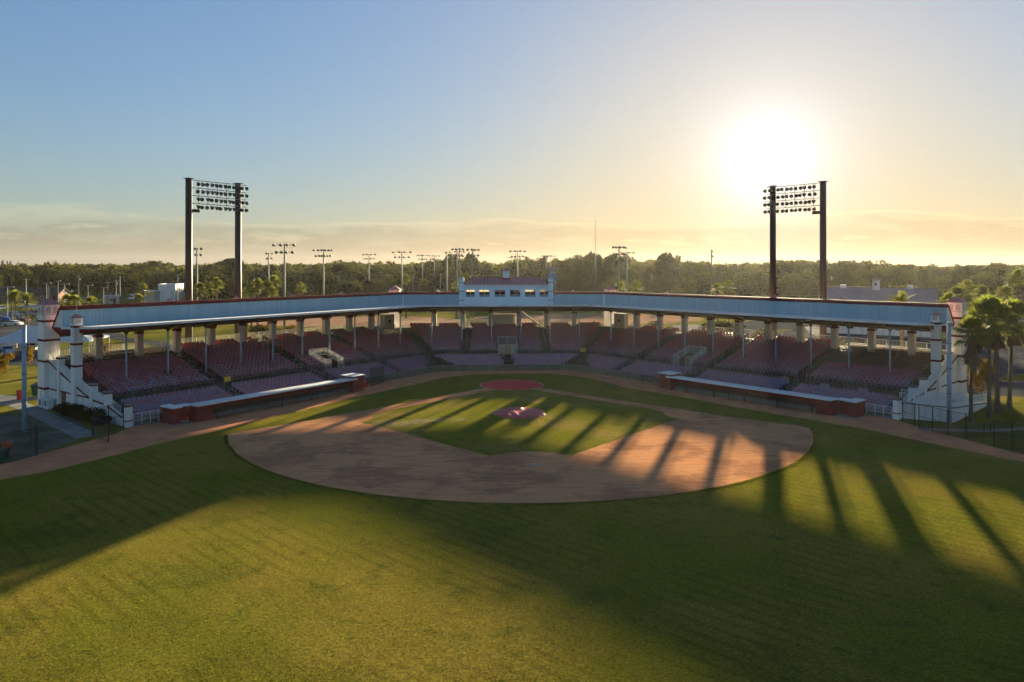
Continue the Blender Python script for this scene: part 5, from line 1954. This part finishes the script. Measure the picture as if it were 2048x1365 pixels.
for i, (u, Y, w, h, m) in enumerate(((520, 152, 6, 3.4, 'leaf_y'), (545, 150, 7, 3.0, 'hedge'), (582, 150, 4, 3.6, 'leaf_y'), (1188, 150, 6, 4.2, 'leaf2'), (1308, 152, 5, 4.2, 'leaf2'), (1445, 152, 8, 4.2, 'leaf2'), (1525, 128, 7, 4.6, 'hedge'), (1660, 112, 4, 3.6, 'hedge'), (1705, 118, 5, 3.8, 'hedge'), (1735, 118, 5, 3.6, 'hedge'), (640, 160, 5, 1.6, 'hedge'))):
    tree({'leaf_y': 'yellow', 'hedge': 'oak', 'leaf2': 'dark'}[m], at(u, Y), h, w, f"{ {'leaf_y': 'orange-tinged', 'hedge': 'bright green', 'leaf2': 'dark green'}[m]} small tree seen under the roof, {ordn(i + 1)} of its group from the left" if i < 10 else 'low round shrub on the practice field seen under the roof', 'small trees seen under the roof')

# ------------------------------------------------------------------ lights of the practice fields, lamps, masts
def sports_light(u, vt, Y, arms, label, rot=0.0, lamps=4, w=2.6, tilt=False):
    h = CAM_H + (532 - vt) * Y / 1430
    p = at(u, Y)
    T = thing('sports_light', tuple(p), label, 'light pole', 'light poles of the practice fields', rot)
    b = MB()
    b.tube(p, p + Vector((0, 0, h)), 0.30, 8, 0.17)
    b.build('pole', MT['pole_green'], T, True).matrix_parent_inverse = Matrix.Translation(-p)
    for k in range(arms):
        z = h - 0.25 - 1.75 * k
        ww = w * (1 if k == 0 else 0.82)
        b = MB()
        b.tube((-ww, 0, z), (ww, 0, z), 0.07, 5)
        bar = b.build('crossarm', MT['steel'])
        bar.parent = T
        n_ = lamps if k == 0 else max(2, lamps - (1 if tilt else 0))
        for i in range(n_):
            x = -ww + 2 * ww * i / (n_ - 1)
            o = bpy.data.objects.new('lamp', lamp_mesh)
            COL.objects.link(o)
            o.parent = bar
            o.location = (x, -0.2, z + 0.25)
            o.scale = (1.35, 1.35, 1.35)
            o.rotation_euler = (R(-40) if i % 2 else R(-30), R(random.uniform(-25, 25)), 0)
    return T


LT = [(394, 496, 205, 2, 2, 1.2, 1.2), (537, 506, 255, 2, 2, 1.1, 1.3), (569, 488, 172, 2, 4, 0.0, 2.4), (647, 499, 222, 2, 6, 0.1, 2.7), (738, 508, 300, 2, 4, 0.0, 2.5), (804, 503, 250, 2, 4, 0.0, 3.0), (845, 510, 330, 2, 4, 0.3, 2.2), (869, 511, 345, 2, 4, 0.0, 2.4),
      (894, 504, 265, 2, 2, 0.9, 1.2), (914, 497, 212, 3, 4, 0.5, 1.7), (918.5, 502, 260, 2, 3, 0.4, 1.6), (945.5, 498, 215, 2, 4, 0.4, 1.8), (1022, 514, 390, 2, 4, 0.0, 2.0), (1035, 501, 240, 2, 4, 0.0, 2.5), (1092, 511, 350, 1, 4, 0.0, 2.4), (1100.5, 511.5, 350, 1, 4, 0.0, 2.4),
      (1238, 493, 190, 2, 5, 0.2, 1.9), (1254, 504, 262, 2, 4, 0.0, 2.4), (1423, 500, 222, 2, 2, 1.2, 1.3)]
for i, (u, v, Y, arms, lamps, rot, w) in enumerate(LT):
    sports_light(u, v, Y, arms, f'tall grey sports light pole with {"three" if arms == 3 else "two" if arms == 2 else "one"} lamp arms, {ordn(i + 1)} from the left', rot, lamps, w)

for i, (u, v, Y, w) in enumerate(((15, 574.5, 215, 1.9), (93, 566.5, 225, 1.4), (129, 568.5, 225, 1.5), (131, 583, 190, 1.7), (176, 571, 225, 1.5), (158.5, 595.5, 165, 1.9), (207, 576, 230, 1.2), (116, 562, 260, 0.9))):
    p = at(u, Y)
    h = CAM_H - (v - 532) * Y / 1430
    T = thing('parking_lamp', tuple(p), f'T-shaped car park lamp post, {ordn(i + 1)} in the left car park', 'lamp post', 'car park lamps')
    b = MB()
    b.tube(p, p + Vector((0, 0, h)), 0.12, 6, 0.09)
    b.build('post', MT['steel'], T)
    b = MB()
    b.obox(p + Vector((0, 0, h)), (w, 0, 0.03), (0, 0.2, 0), (0, 0, 0.07))
    b.build('lamp_arm', MT['steel'], T)
for i, (u, v, Y) in enumerate(((157, 551, 265), (240, 552, 290), (232, 560, 290), (216, 563, 285), (355, 549, 275), (52, 557, 280), (601, 548, 330), (678, 542, 300), (688, 556, 300), (763, 543, 320), (826, 548, 290), (881, 547, 270), (1663, 553, 330), (1502, 562, 300), (1303, 548, 320), (1170, 545, 330))):
    p = at(u, Y)
    h = CAM_H - (v - 532) * Y / 1430
    T = thing('utility_pole', tuple(p), f'thin utility pole against the woods, {ordn(i + 1)} of its line', 'utility pole', 'utility poles before the woods')
    b = MB()
    b.tube(p, p + Vector((0, 0, h)), 0.20, 6, 0.14)
    b.build('post', MT['wood'] if i % 3 == 0 else MT['steel'], T)
    b = MB()
    b.obox(p + Vector((0, 0, h - 0.5)), (1.2, 0, 0), (0, 0.06, 0), (0, 0, 0.07))
    if i % 2 == 0:
        b.tube(p + Vector((0.4, 0, h - 1.9)), p + Vector((0.4, 0, h - 1.1)), 0.28, 7)
    b.build('cross_arm', MT['steel'], T)
# radio mast
p = at(1191, 330)
T = thing('radio_mast', tuple(p), 'very thin lattice radio mast rising over the woods', 'mast')
b = MB()
for k in range(3):
    t = 2.09 * k
    b.tube(p + Vector((0.35 * math.cos(t), 0.35 * math.sin(t), 0)), p + Vector((0.25 * math.cos(t), 0.25 * math.sin(t), 37)), 0.05, 4)
for z in range(0, 36, 2):
    b.tube(p + Vector((0.35, 0, z)), p + Vector((-0.18, 0.3, z + 2)), 0.04, 3).tube(p + Vector((-0.18, 0.3, z)), p + Vector((-0.18, -0.3, z + 2)), 0.04, 3).tube(p + Vector((-0.18, -0.3, z)), p + Vector((0.35, 0, z + 2)), 0.04, 3)
b.build('lattice', MT['steel'], T)
# scoreboard frame behind the press box
p = at(1104, 262)
T = thing('scoreboard', tuple(p), 'blue-grey scoreboard frame on posts behind the right press box turret', 'scoreboard')
for dx in (-1.2, 1.2):
    b = MB()
    b.tube(p + Vector((dx, 0, 0)), p + Vector((dx, 0, 15.4)), 0.16, 6)
    b.build('post', MT['steel'], T)
for z, h in ((14.6, 0.7), (12.3, 0.75), (10.8, 0.6)):
    b = MB()
    b.obox(p + Vector((0, -0.25, z)), (1.6, 0, 0), (0, 0.1, 0), (0, 0, h))
    b.build('panel', MT['bandit'] if z < 14 else MT['steel'], T)

# ------------------------------------------------------------------ buildings
def gable_house(c, L, W, he, hr, rz, wall_m, roof_m, label, cat='building', name='house', ribs=0):
    """long axis along local x"""
    T = thing(name, tuple(c), label, cat, None, rz)
    def part(mb_, nm, m, par=T):
        o = mb_.build(nm, m)
        o.parent = par
        return o
    b = MB()
    b.prism([(-L / 2, -W / 2, 0), (-L / 2, W / 2, 0), (-L / 2, W / 2, he), (-L / 2, 0, hr - 0.1), (-L / 2, -W / 2, he)], (L, 0, 0))
    wall = part(b, 'wall', wall_m)
    b = MB()
    o_ = 0.7
    for sg in (-1, 1):
        a = Vector((-L / 2 - o_, sg * (W / 2 + o_), he - o_ * (hr - he) / (W / 2)))
        r_ = Vector((-L / 2 - o_, 0, hr))
        b.prism([a, r_, r_ + Vector((0, 0, 0.14)), a + Vector((0, 0, 0.14))], (L + 2 * o_, 0, 0))
    roof = part(b, 'roof', roof_m)
    if ribs:
        b = MB()
        for i in range(ribs + 1):
            x = -L / 2 - o_ + (L + 2 * o_) * i / ribs
            for sg in (-1, 1):
                b.tube((x, sg * (W / 2 + o_), he - o_ * (hr - he) / (W / 2) + 0.17), (x, 0, hr + 0.17), 0.05, 4)
        part(b, 'roof_seam', roof_m, roof)
    b = MB()
    b.box(-L / 2 - o_, L / 2 + o_, -0.2, 0.2, hr + 0.06, hr + 0.24)
    part(b, 'ridge_cap', MT['maroon'] if ribs else roof_m, roof)
    return T, wall, roof, part


def open_(T, part, wall, x, y, z0_, w, h, nm='window', m=None, ax='x'):
    b = MB()
    if ax == 'x':
        b.box(x - w / 2, x + w / 2, y - 0.05, y + 0.05, z0_, z0_ + h)
    else:
        b.box(x - 0.05, x + 0.05, y - w / 2, y + w / 2, z0_, z0_ + h)
    f = part(b, nm, m or MT['white'])
    b = MB()
    if ax == 'x':
        b.box(x - w / 2 + 0.1, x + w / 2 - 0.1, y - 0.07, y + 0.07, z0_ + 0.1, z0_ + h - 0.1)
    else:
        b.box(x - 0.07, x + 0.07, y - w / 2 + 0.1, y + w / 2 - 0.1, z0_ + 0.1, z0_ + h - 0.1)
    part(b, 'pane', MT['glass'], f)


# long club house with faded metal roof, cupola and two roof units
Y0 = 170
c = (at(1640, Y0) + at(1866, 158)) / 2
dv = (at(1866, 158) - at(1640, Y0))
L_ = dv.length
c = c + Vector((-dv.y, dv.x, 0)).normalized() * 6
T, wall, roof, part = gable_house(c, L_, 13.0, 5.6, 10.6, math.atan2(dv.y, dv.x), MT['stucco'], MT['pinkroof'], 'long white building with faded pink metal roof and cupola behind the right wing', 'building', 'club_house', 34)
b = MB()
b.box(-0.1 - 0.75, 0.65, -0.75, 0.75, 10.0, 12.4)
cu = part(b, 'cupola', MT['stucco'])
b = MB()
b.add([(-1.15, -1.05, 12.4), (0.95, -1.05, 12.4), (0.95, 1.05, 12.4), (-1.15, 1.05, 12.4), (-0.1, 0, 13.0)], ((0, 1, 4), (1, 2, 4), (2, 3, 4), (3, 0, 4), (3, 2, 1, 0)))
part(b, 'cupola_roof', MT['pinkroof'], cu)
b = MB()
b.box(-0.35, 0.1, -0.78, -0.751, 11.2, 11.8)
part(b, 'louvre', MT['glass'], cu)
for x in (-7.2, 7.0):
    b = MB()
    b.box(x - 0.6, x + 0.6, -0.7, 0.7, 10.4, 11.3)
    part(b, 'roof_unit', MT['white'])
for k in range(5):
    open_(T, part, wall, -10 + k * 5, -6.55, 1.2, 1.6, 1.4)
open_(T, part, wall, L_ / 2 + 0.05, 0, 6.2, 1.0, 0.9, ax='y')

spec = [((70, 325), 24, 11, 3.2, 5.8, 0.1, 'brick', 'dark', 'brown brick house with dark roof beyond the left car park', 'house'),
        ((20, 345), 18, 10, 3.2, 5.4, -0.1, 'cream', 'dark', 'low house with dark roof at the left edge', 'house'),
        ((395, 335), 14, 9, 3.0, 4.4, 0.0, 'white', 'dark', 'low pale building between the left floodlight poles', 'house'),
        ((225, 300), 5, 4, 2.9, 3.4, 0.2, 'cream', 'cream', 'small cream kiosk beside the road behind the left wing', 'kiosk')]
MT['dark'] = mat('dark_shingles', (0.06, 0.05, 0.05), 0.8, 0.2, (0.04, 0.035, 0.035), scale=1.0)
for (u, Y), L2, W2, he, hr, rz, wm, rm, lab, nm in spec:
    T, wall, roof, part = gable_house(at(u, Y), L2, W2, he, hr, rz, MT[wm], MT[rm], lab, 'house' if nm == 'house' else 'kiosk', nm)
    for k in range(max(1, int(L2 / 5))):
        open_(T, part, wall, -L2 / 2 + 2.5 + k * 5, -W2 / 2 - 0.06, 1.0, 1.4, 1.2)
    open_(T, part, wall, L2 / 2 - 1.4 if L2 > 6 else 1.2, -W2 / 2 - 0.06, 0.05, 1.0, 2.1, 'door', MT['beam'])


def flat_block(c, L, W, h, rz, m, label, name='shop', signs=()):
    T = thing(name, tuple(c), label, 'building', None, rz)
    def part(mb_, nm, m_, par=T):
        o = mb_.build(nm, m_)
        o.parent = par
        return o
    b = MB()
    b.box(-L / 2, L / 2, -W / 2, W / 2, 0, h)
    part(b, 'wall', m)
    b = MB()
    for x0_, x1_, y0_, y1_ in ((-L / 2 - .1, L / 2 + .1, -W / 2 - .1, -W / 2 + .2), (-L / 2 - .1, L / 2 + .1, W / 2 - .2, W / 2 + .1), (-L / 2 - .1, -L / 2 + .2, -W / 2 + .2, W / 2 - .2), (L / 2 - .2, L / 2 + .1, -W / 2 + .2, W / 2 - .2)):
        b.box(x0_, x1_, y0_, y1_, h, h + 0.35)
    part(b, 'parapet', MT['white'])
    for (x0_, x1_, z0_, z1_, sm) in signs:
        b = MB()
        b.box(x0_, x1_, -W / 2 - 0.25, -W / 2 - 0.002, z0_, z1_)
        part(b, 'sign_board', sm)
    return T


flat_block(at(342, 322), 7.4, 10, 7.4, 0.05, MT['stucco'], 'blank white box building behind the left wing roof')
flat_block(at(372, 330), 7, 9, 3.6, 0.05, MT['cream'], 'low cream annex right of the blank white building', 'annex')
flat_block(at(301, 300), 5.2, 6, 5.2, 0.0, MT['cream'], 'small shop with blue and yellow sign boards behind the left wing', 'shop', ((-2.6, -0.1, 3.9, 5.1, MT['bandit']), (0.1, 2.4, 3.6, 5.0, MT['yellow'])))

# white frame tent behind the left tower
T = thing('frame_tent', tuple(at(82, 134)), 'big white frame tent behind the left end tower', 'tent')
e0, e1 = at(-22, 128, 2.2), at(178, 131, 2.2)
ax = (e1 - e0)
nx = Vector((-ax.y, ax.x, 0)).normalized() * 10
q = [e0, e1, e1 + nx, e0 + nx]
r0_, r1_ = e0 + ax * 0.27 + nx * 0.5 + Vector((0, 0, 2.4)), e0 + ax * 0.73 + nx * 0.5 + Vector((0, 0, 2.4))
b = MB()
b.add(q + [r0_, r1_], ((0, 1, 5, 4), (1, 2, 5), (2, 3, 4, 5), (3, 0, 4)))
b.build('canopy', MT['tent'], T)
b = MB()
for i in range(4):
    p_, s_ = q[i], q[(i + 1) % 4]
    b.quad(p_ + Vector((0, 0, -0.35)), s_ + Vector((0, 0, -0.35)), s_, p_)
b.build('valance', MT['tent'], T)
for i in range(6):
    for base in (e0, e0 + nx):
        p_ = base + ax * (i / 5)
        b = MB()
        b.tube((p_.x, p_.y, 0), p_, 0.05, 5)
        b.build('pole', MT['white'], T)

# ------------------------------------------------------------------ vehicles
def car(kind, loc, rz, col, label, group='cars in the left car park'):
    T = thing({'sedan': 'parked_car', 'suv': 'parked_car', 'pickup': 'pickup_truck', 'van': 'motorhome'}[kind], tuple(loc), label, {'pickup': 'pickup', 'van': 'motorhome'}.get(kind, 'car'), group, rz)
    m = mat('car_paint', col, 0.25, 0.6)

    def part(mb_, nm, mm, par=T, sm=False):
        o = mb_.build(nm, mm, None, sm)
        o.parent = par
        return o
    L, Wd = {'sedan': (4.6, 0.9), 'suv': (4.8, 0.95), 'pickup': (5.6, 0.98), 'van': (6.6, 1.1)}[kind]
    low = {'sedan': [(-2.3, .35), (-2.3, .75), (-2.1, .95), (-0.6, 1.0), (1.0, 1.0), (2.1, .9), (2.3, .7), (2.3, .35)],
           'suv': [(-2.4, .4), (-2.4, .95), (-2.2, 1.1), (0.9, 1.1), (2.2, 1.0), (2.4, .75), (2.4, .4)],
           'pickup': [(-2.8, .5), (-2.8, 1.15), (-0.9, 1.15), (0.9, 1.15), (2.5, 1.08), (2.8, .8), (2.8, .5)],
           'van': [(-3.3, .45), (-3.3, 1.5), (1.9, 1.5), (3.1, 1.15), (3.3, .8), (3.3, .45)]}[kind]
    b = MB()
    b.prism([(x, -Wd, z) for x, z in low], (0, 2 * Wd, 0))
    body = part(b, 'body', m)
    cab = {'sedan': [(-1.6, .98), (-1.0, 1.42), (0.35, 1.45), (1.15, 1.0)], 'suv': [(-2.3, 1.1), (-2.0, 1.72), (0.3, 1.75), (1.1, 1.1)],
           'pickup': [(-0.95, 1.15), (-0.8, 1.82), (0.5, 1.84), (1.2, 1.15)], 'van': [(-3.3, 1.5), (-3.3, 2.7), (2.2, 2.8), (2.4, 2.3), (1.3, 2.2), (2.0, 1.5)]}[kind]
    k_ = 0.86
    n_ = len(cab)
    zmin, zmax = min(z for x, z in cab), max(z for x, z in cab)
    f = lambda z: Wd * (0.97 - (0.97 - k_) * (z - zmin) / (zmax - zmin)) if kind != 'van' else Wd * 0.97
    b = MB()
    b.add([(x, -f(z), z) for x, z in cab] + [(x, f(z), z) for x, z in cab], [tuple(range(n_))[::-1], tuple(range(n_, 2 * n_))] + [(i, (i + 1) % n_, n_ + (i + 1) % n_, n_ + i) for i in range(n_)])
    cb = part(b, 'cabin', m)
    b = MB()
    if kind != 'van':
        sh = [(x * 0.92 + 0.02, zmin + 0.08 + (z - zmin) * 0.78) for x, z in cab]
        for sg in (-1, 1):
            b.poly([(x, sg * (f(z) + 0.006), z) for x, z in sh])
        for (xa, za), (xb, zb_) in ((cab[0], cab[1]), (cab[-1], cab[-2])):
            dx_ = -0.012 if xa < 0 else 0.012
            P_ = [(xa + (xb - xa) * t + dx_, za + (zb_ - za) * t) for t in (0.12, 0.88)]
            b.quad((P_[0][0], -f(P_[0][1]) * .9, P_[0][1]), (P_[0][0], f(P_[0][1]) * .9, P_[0][1]), (P_[1][0], f(P_[1][1]) * .9, P_[1][1]), (P_[1][0], -f(P_[1][1]) * .9, P_[1][1]))
    else:
        for sg in (-1, 1):
            for xa in (-2.4, -0.6):
                b.box(xa, xa + 1.1, sg * (Wd - 0.02) - 0.03, sg * (Wd - 0.02) + 0.03, 1.75, 2.35)
            b.box(1.1, 1.8, sg * (Wd - 0.02) - 0.03, sg * (Wd - 0.02) + 0.03, 1.5, 2.05)
    part(b, 'window', MT['glass'], cb)
    for x in (-L / 2 + 0.85, L / 2 - 0.85):
        for sg in (-1, 1):
            b = MB()
            b.tube((x, sg * (Wd - 0.16), 0.34), (x, sg * (Wd + 0.02), 0.34), 0.34, 14)
            wh = part(b, 'wheel', MT['rubber'])
            b = MB()
            b.tube((x, sg * (Wd + 0.018), 0.34), (x, sg * (Wd + 0.03), 0.34), 0.2, 10)
            part(b, 'rim', MT['steel'], wh)
    for sg in (-1, 1):
        b = MB()
        b.box(L / 2 - 0.06, L / 2 + 0.01, sg * Wd * 0.72 - 0.16, sg * Wd * 0.72 + 0.16, 0.66, 0.82)
        part(b, 'headlight', MT['white'])
        b = MB()
        b.box(-L / 2 - 0.01, -L / 2 + 0.05, sg * Wd * 0.78 - 0.12, sg * Wd * 0.78 + 0.12, 0.72, 0.9)
        part(b, 'tail_light', MT['redplastic'])
    return T


W_, BK, BL, SV, RD = (0.62, 0.62, 0.62), (0.02, 0.02, 0.025), (0.03, 0.10, 0.30), (0.35, 0.38, 0.40), (0.10, 0.02, 0.025)
for kind, u, v, rz, col, lab in (('suv', 16, 711, -1.15, W_, 'white hatchback facing the fence left of the pale blue pole'), ('suv', 75, 701, 1.6, W_, 'white car seen from behind beside the end tower'), ('sedan', -4, 716, -1.2, BL, 'blue car cut by the left edge'),
                                 ('pickup', 27, 636, 2.9, BL, 'bright blue pickup in the front car park row'), ('sedan', 8, 643, 3.0, BL, 'blue car before the bright blue pickup'), ('sedan', 42, 645, 2.95, RD, 'dark maroon car behind the clipped hedge'),
                                 ('suv', 65, 638, -0.3, BK, 'black off-roader next to the end tower'), ('pickup', 55, 618, 0.25, SV, 'silver pickup below the curved palm'), ('suv', 2, 621, 1.2, W_, 'white van cut by the left edge of the car park'),
                                 ('sedan', 40, 607, 0.1, BK, 'black car on the road behind the curved palms'), ('suv', 73, 620, -0.5, W_, 'white car partly behind the tower cap'), ('sedan', 26, 652, 3.0, W_, 'white car roof showing behind the hedge')):
    Y = CAM_H * 1430 / (v - 532)
    car(kind, at(u, Y), rz, col, lab)
car('van', at(272, 330), 3.2, W_, 'white motorhome parked beyond the road', 'vehicles beyond the road')
car('suv', at(413, 318), 0.0, W_, 'white car right of the left floodlight pole', 'vehicles beyond the road')
car('van', at(1456, 138), 1.2, W_, 'white box truck seen between the right columns', 'vehicles seen under the roof')
car('sedan', at(1690, 190), 0.6, W_, 'white car far off in the right car park', 'vehicles seen under the roof')

# things on the concourse ground behind the middle
for i, u in enumerate((890, 903, 936, 948)):
    bin_(tuple(at(u, 165)), MT['black'], f'black bin on the ground behind the stand, {ordn(i + 1)} from the left', 0.55, 1.6)

# ------------------------------------------------------------------ air: even haze round the whole place
b = MB()
b.box(-1750, 1750, -650, 1700, -1.0, 38.5)
hz = bpy.data.materials.new('haze_air')
hz.use_nodes = True
hn, hl = hz.node_tree.nodes, hz.node_tree.links
hn.clear()
ho = N(hn, 'ShaderNodeOutputMaterial')
pv = N(hn, 'ShaderNodeVolumePrincipled')
pv.inputs['Color'].default_value = (0.93, 0.90, 0.86, 1)
pv.inputs['Density'].default_value = 0.000032
pv.inputs['Anisotropy'].default_value = 0.55
hl.new(pv.outputs[0], ho.inputs['Volume'])
o = b.build('haze', hz)
tag(o, 'thin golden evening haze over the whole place', 'haze', kind='stuff')
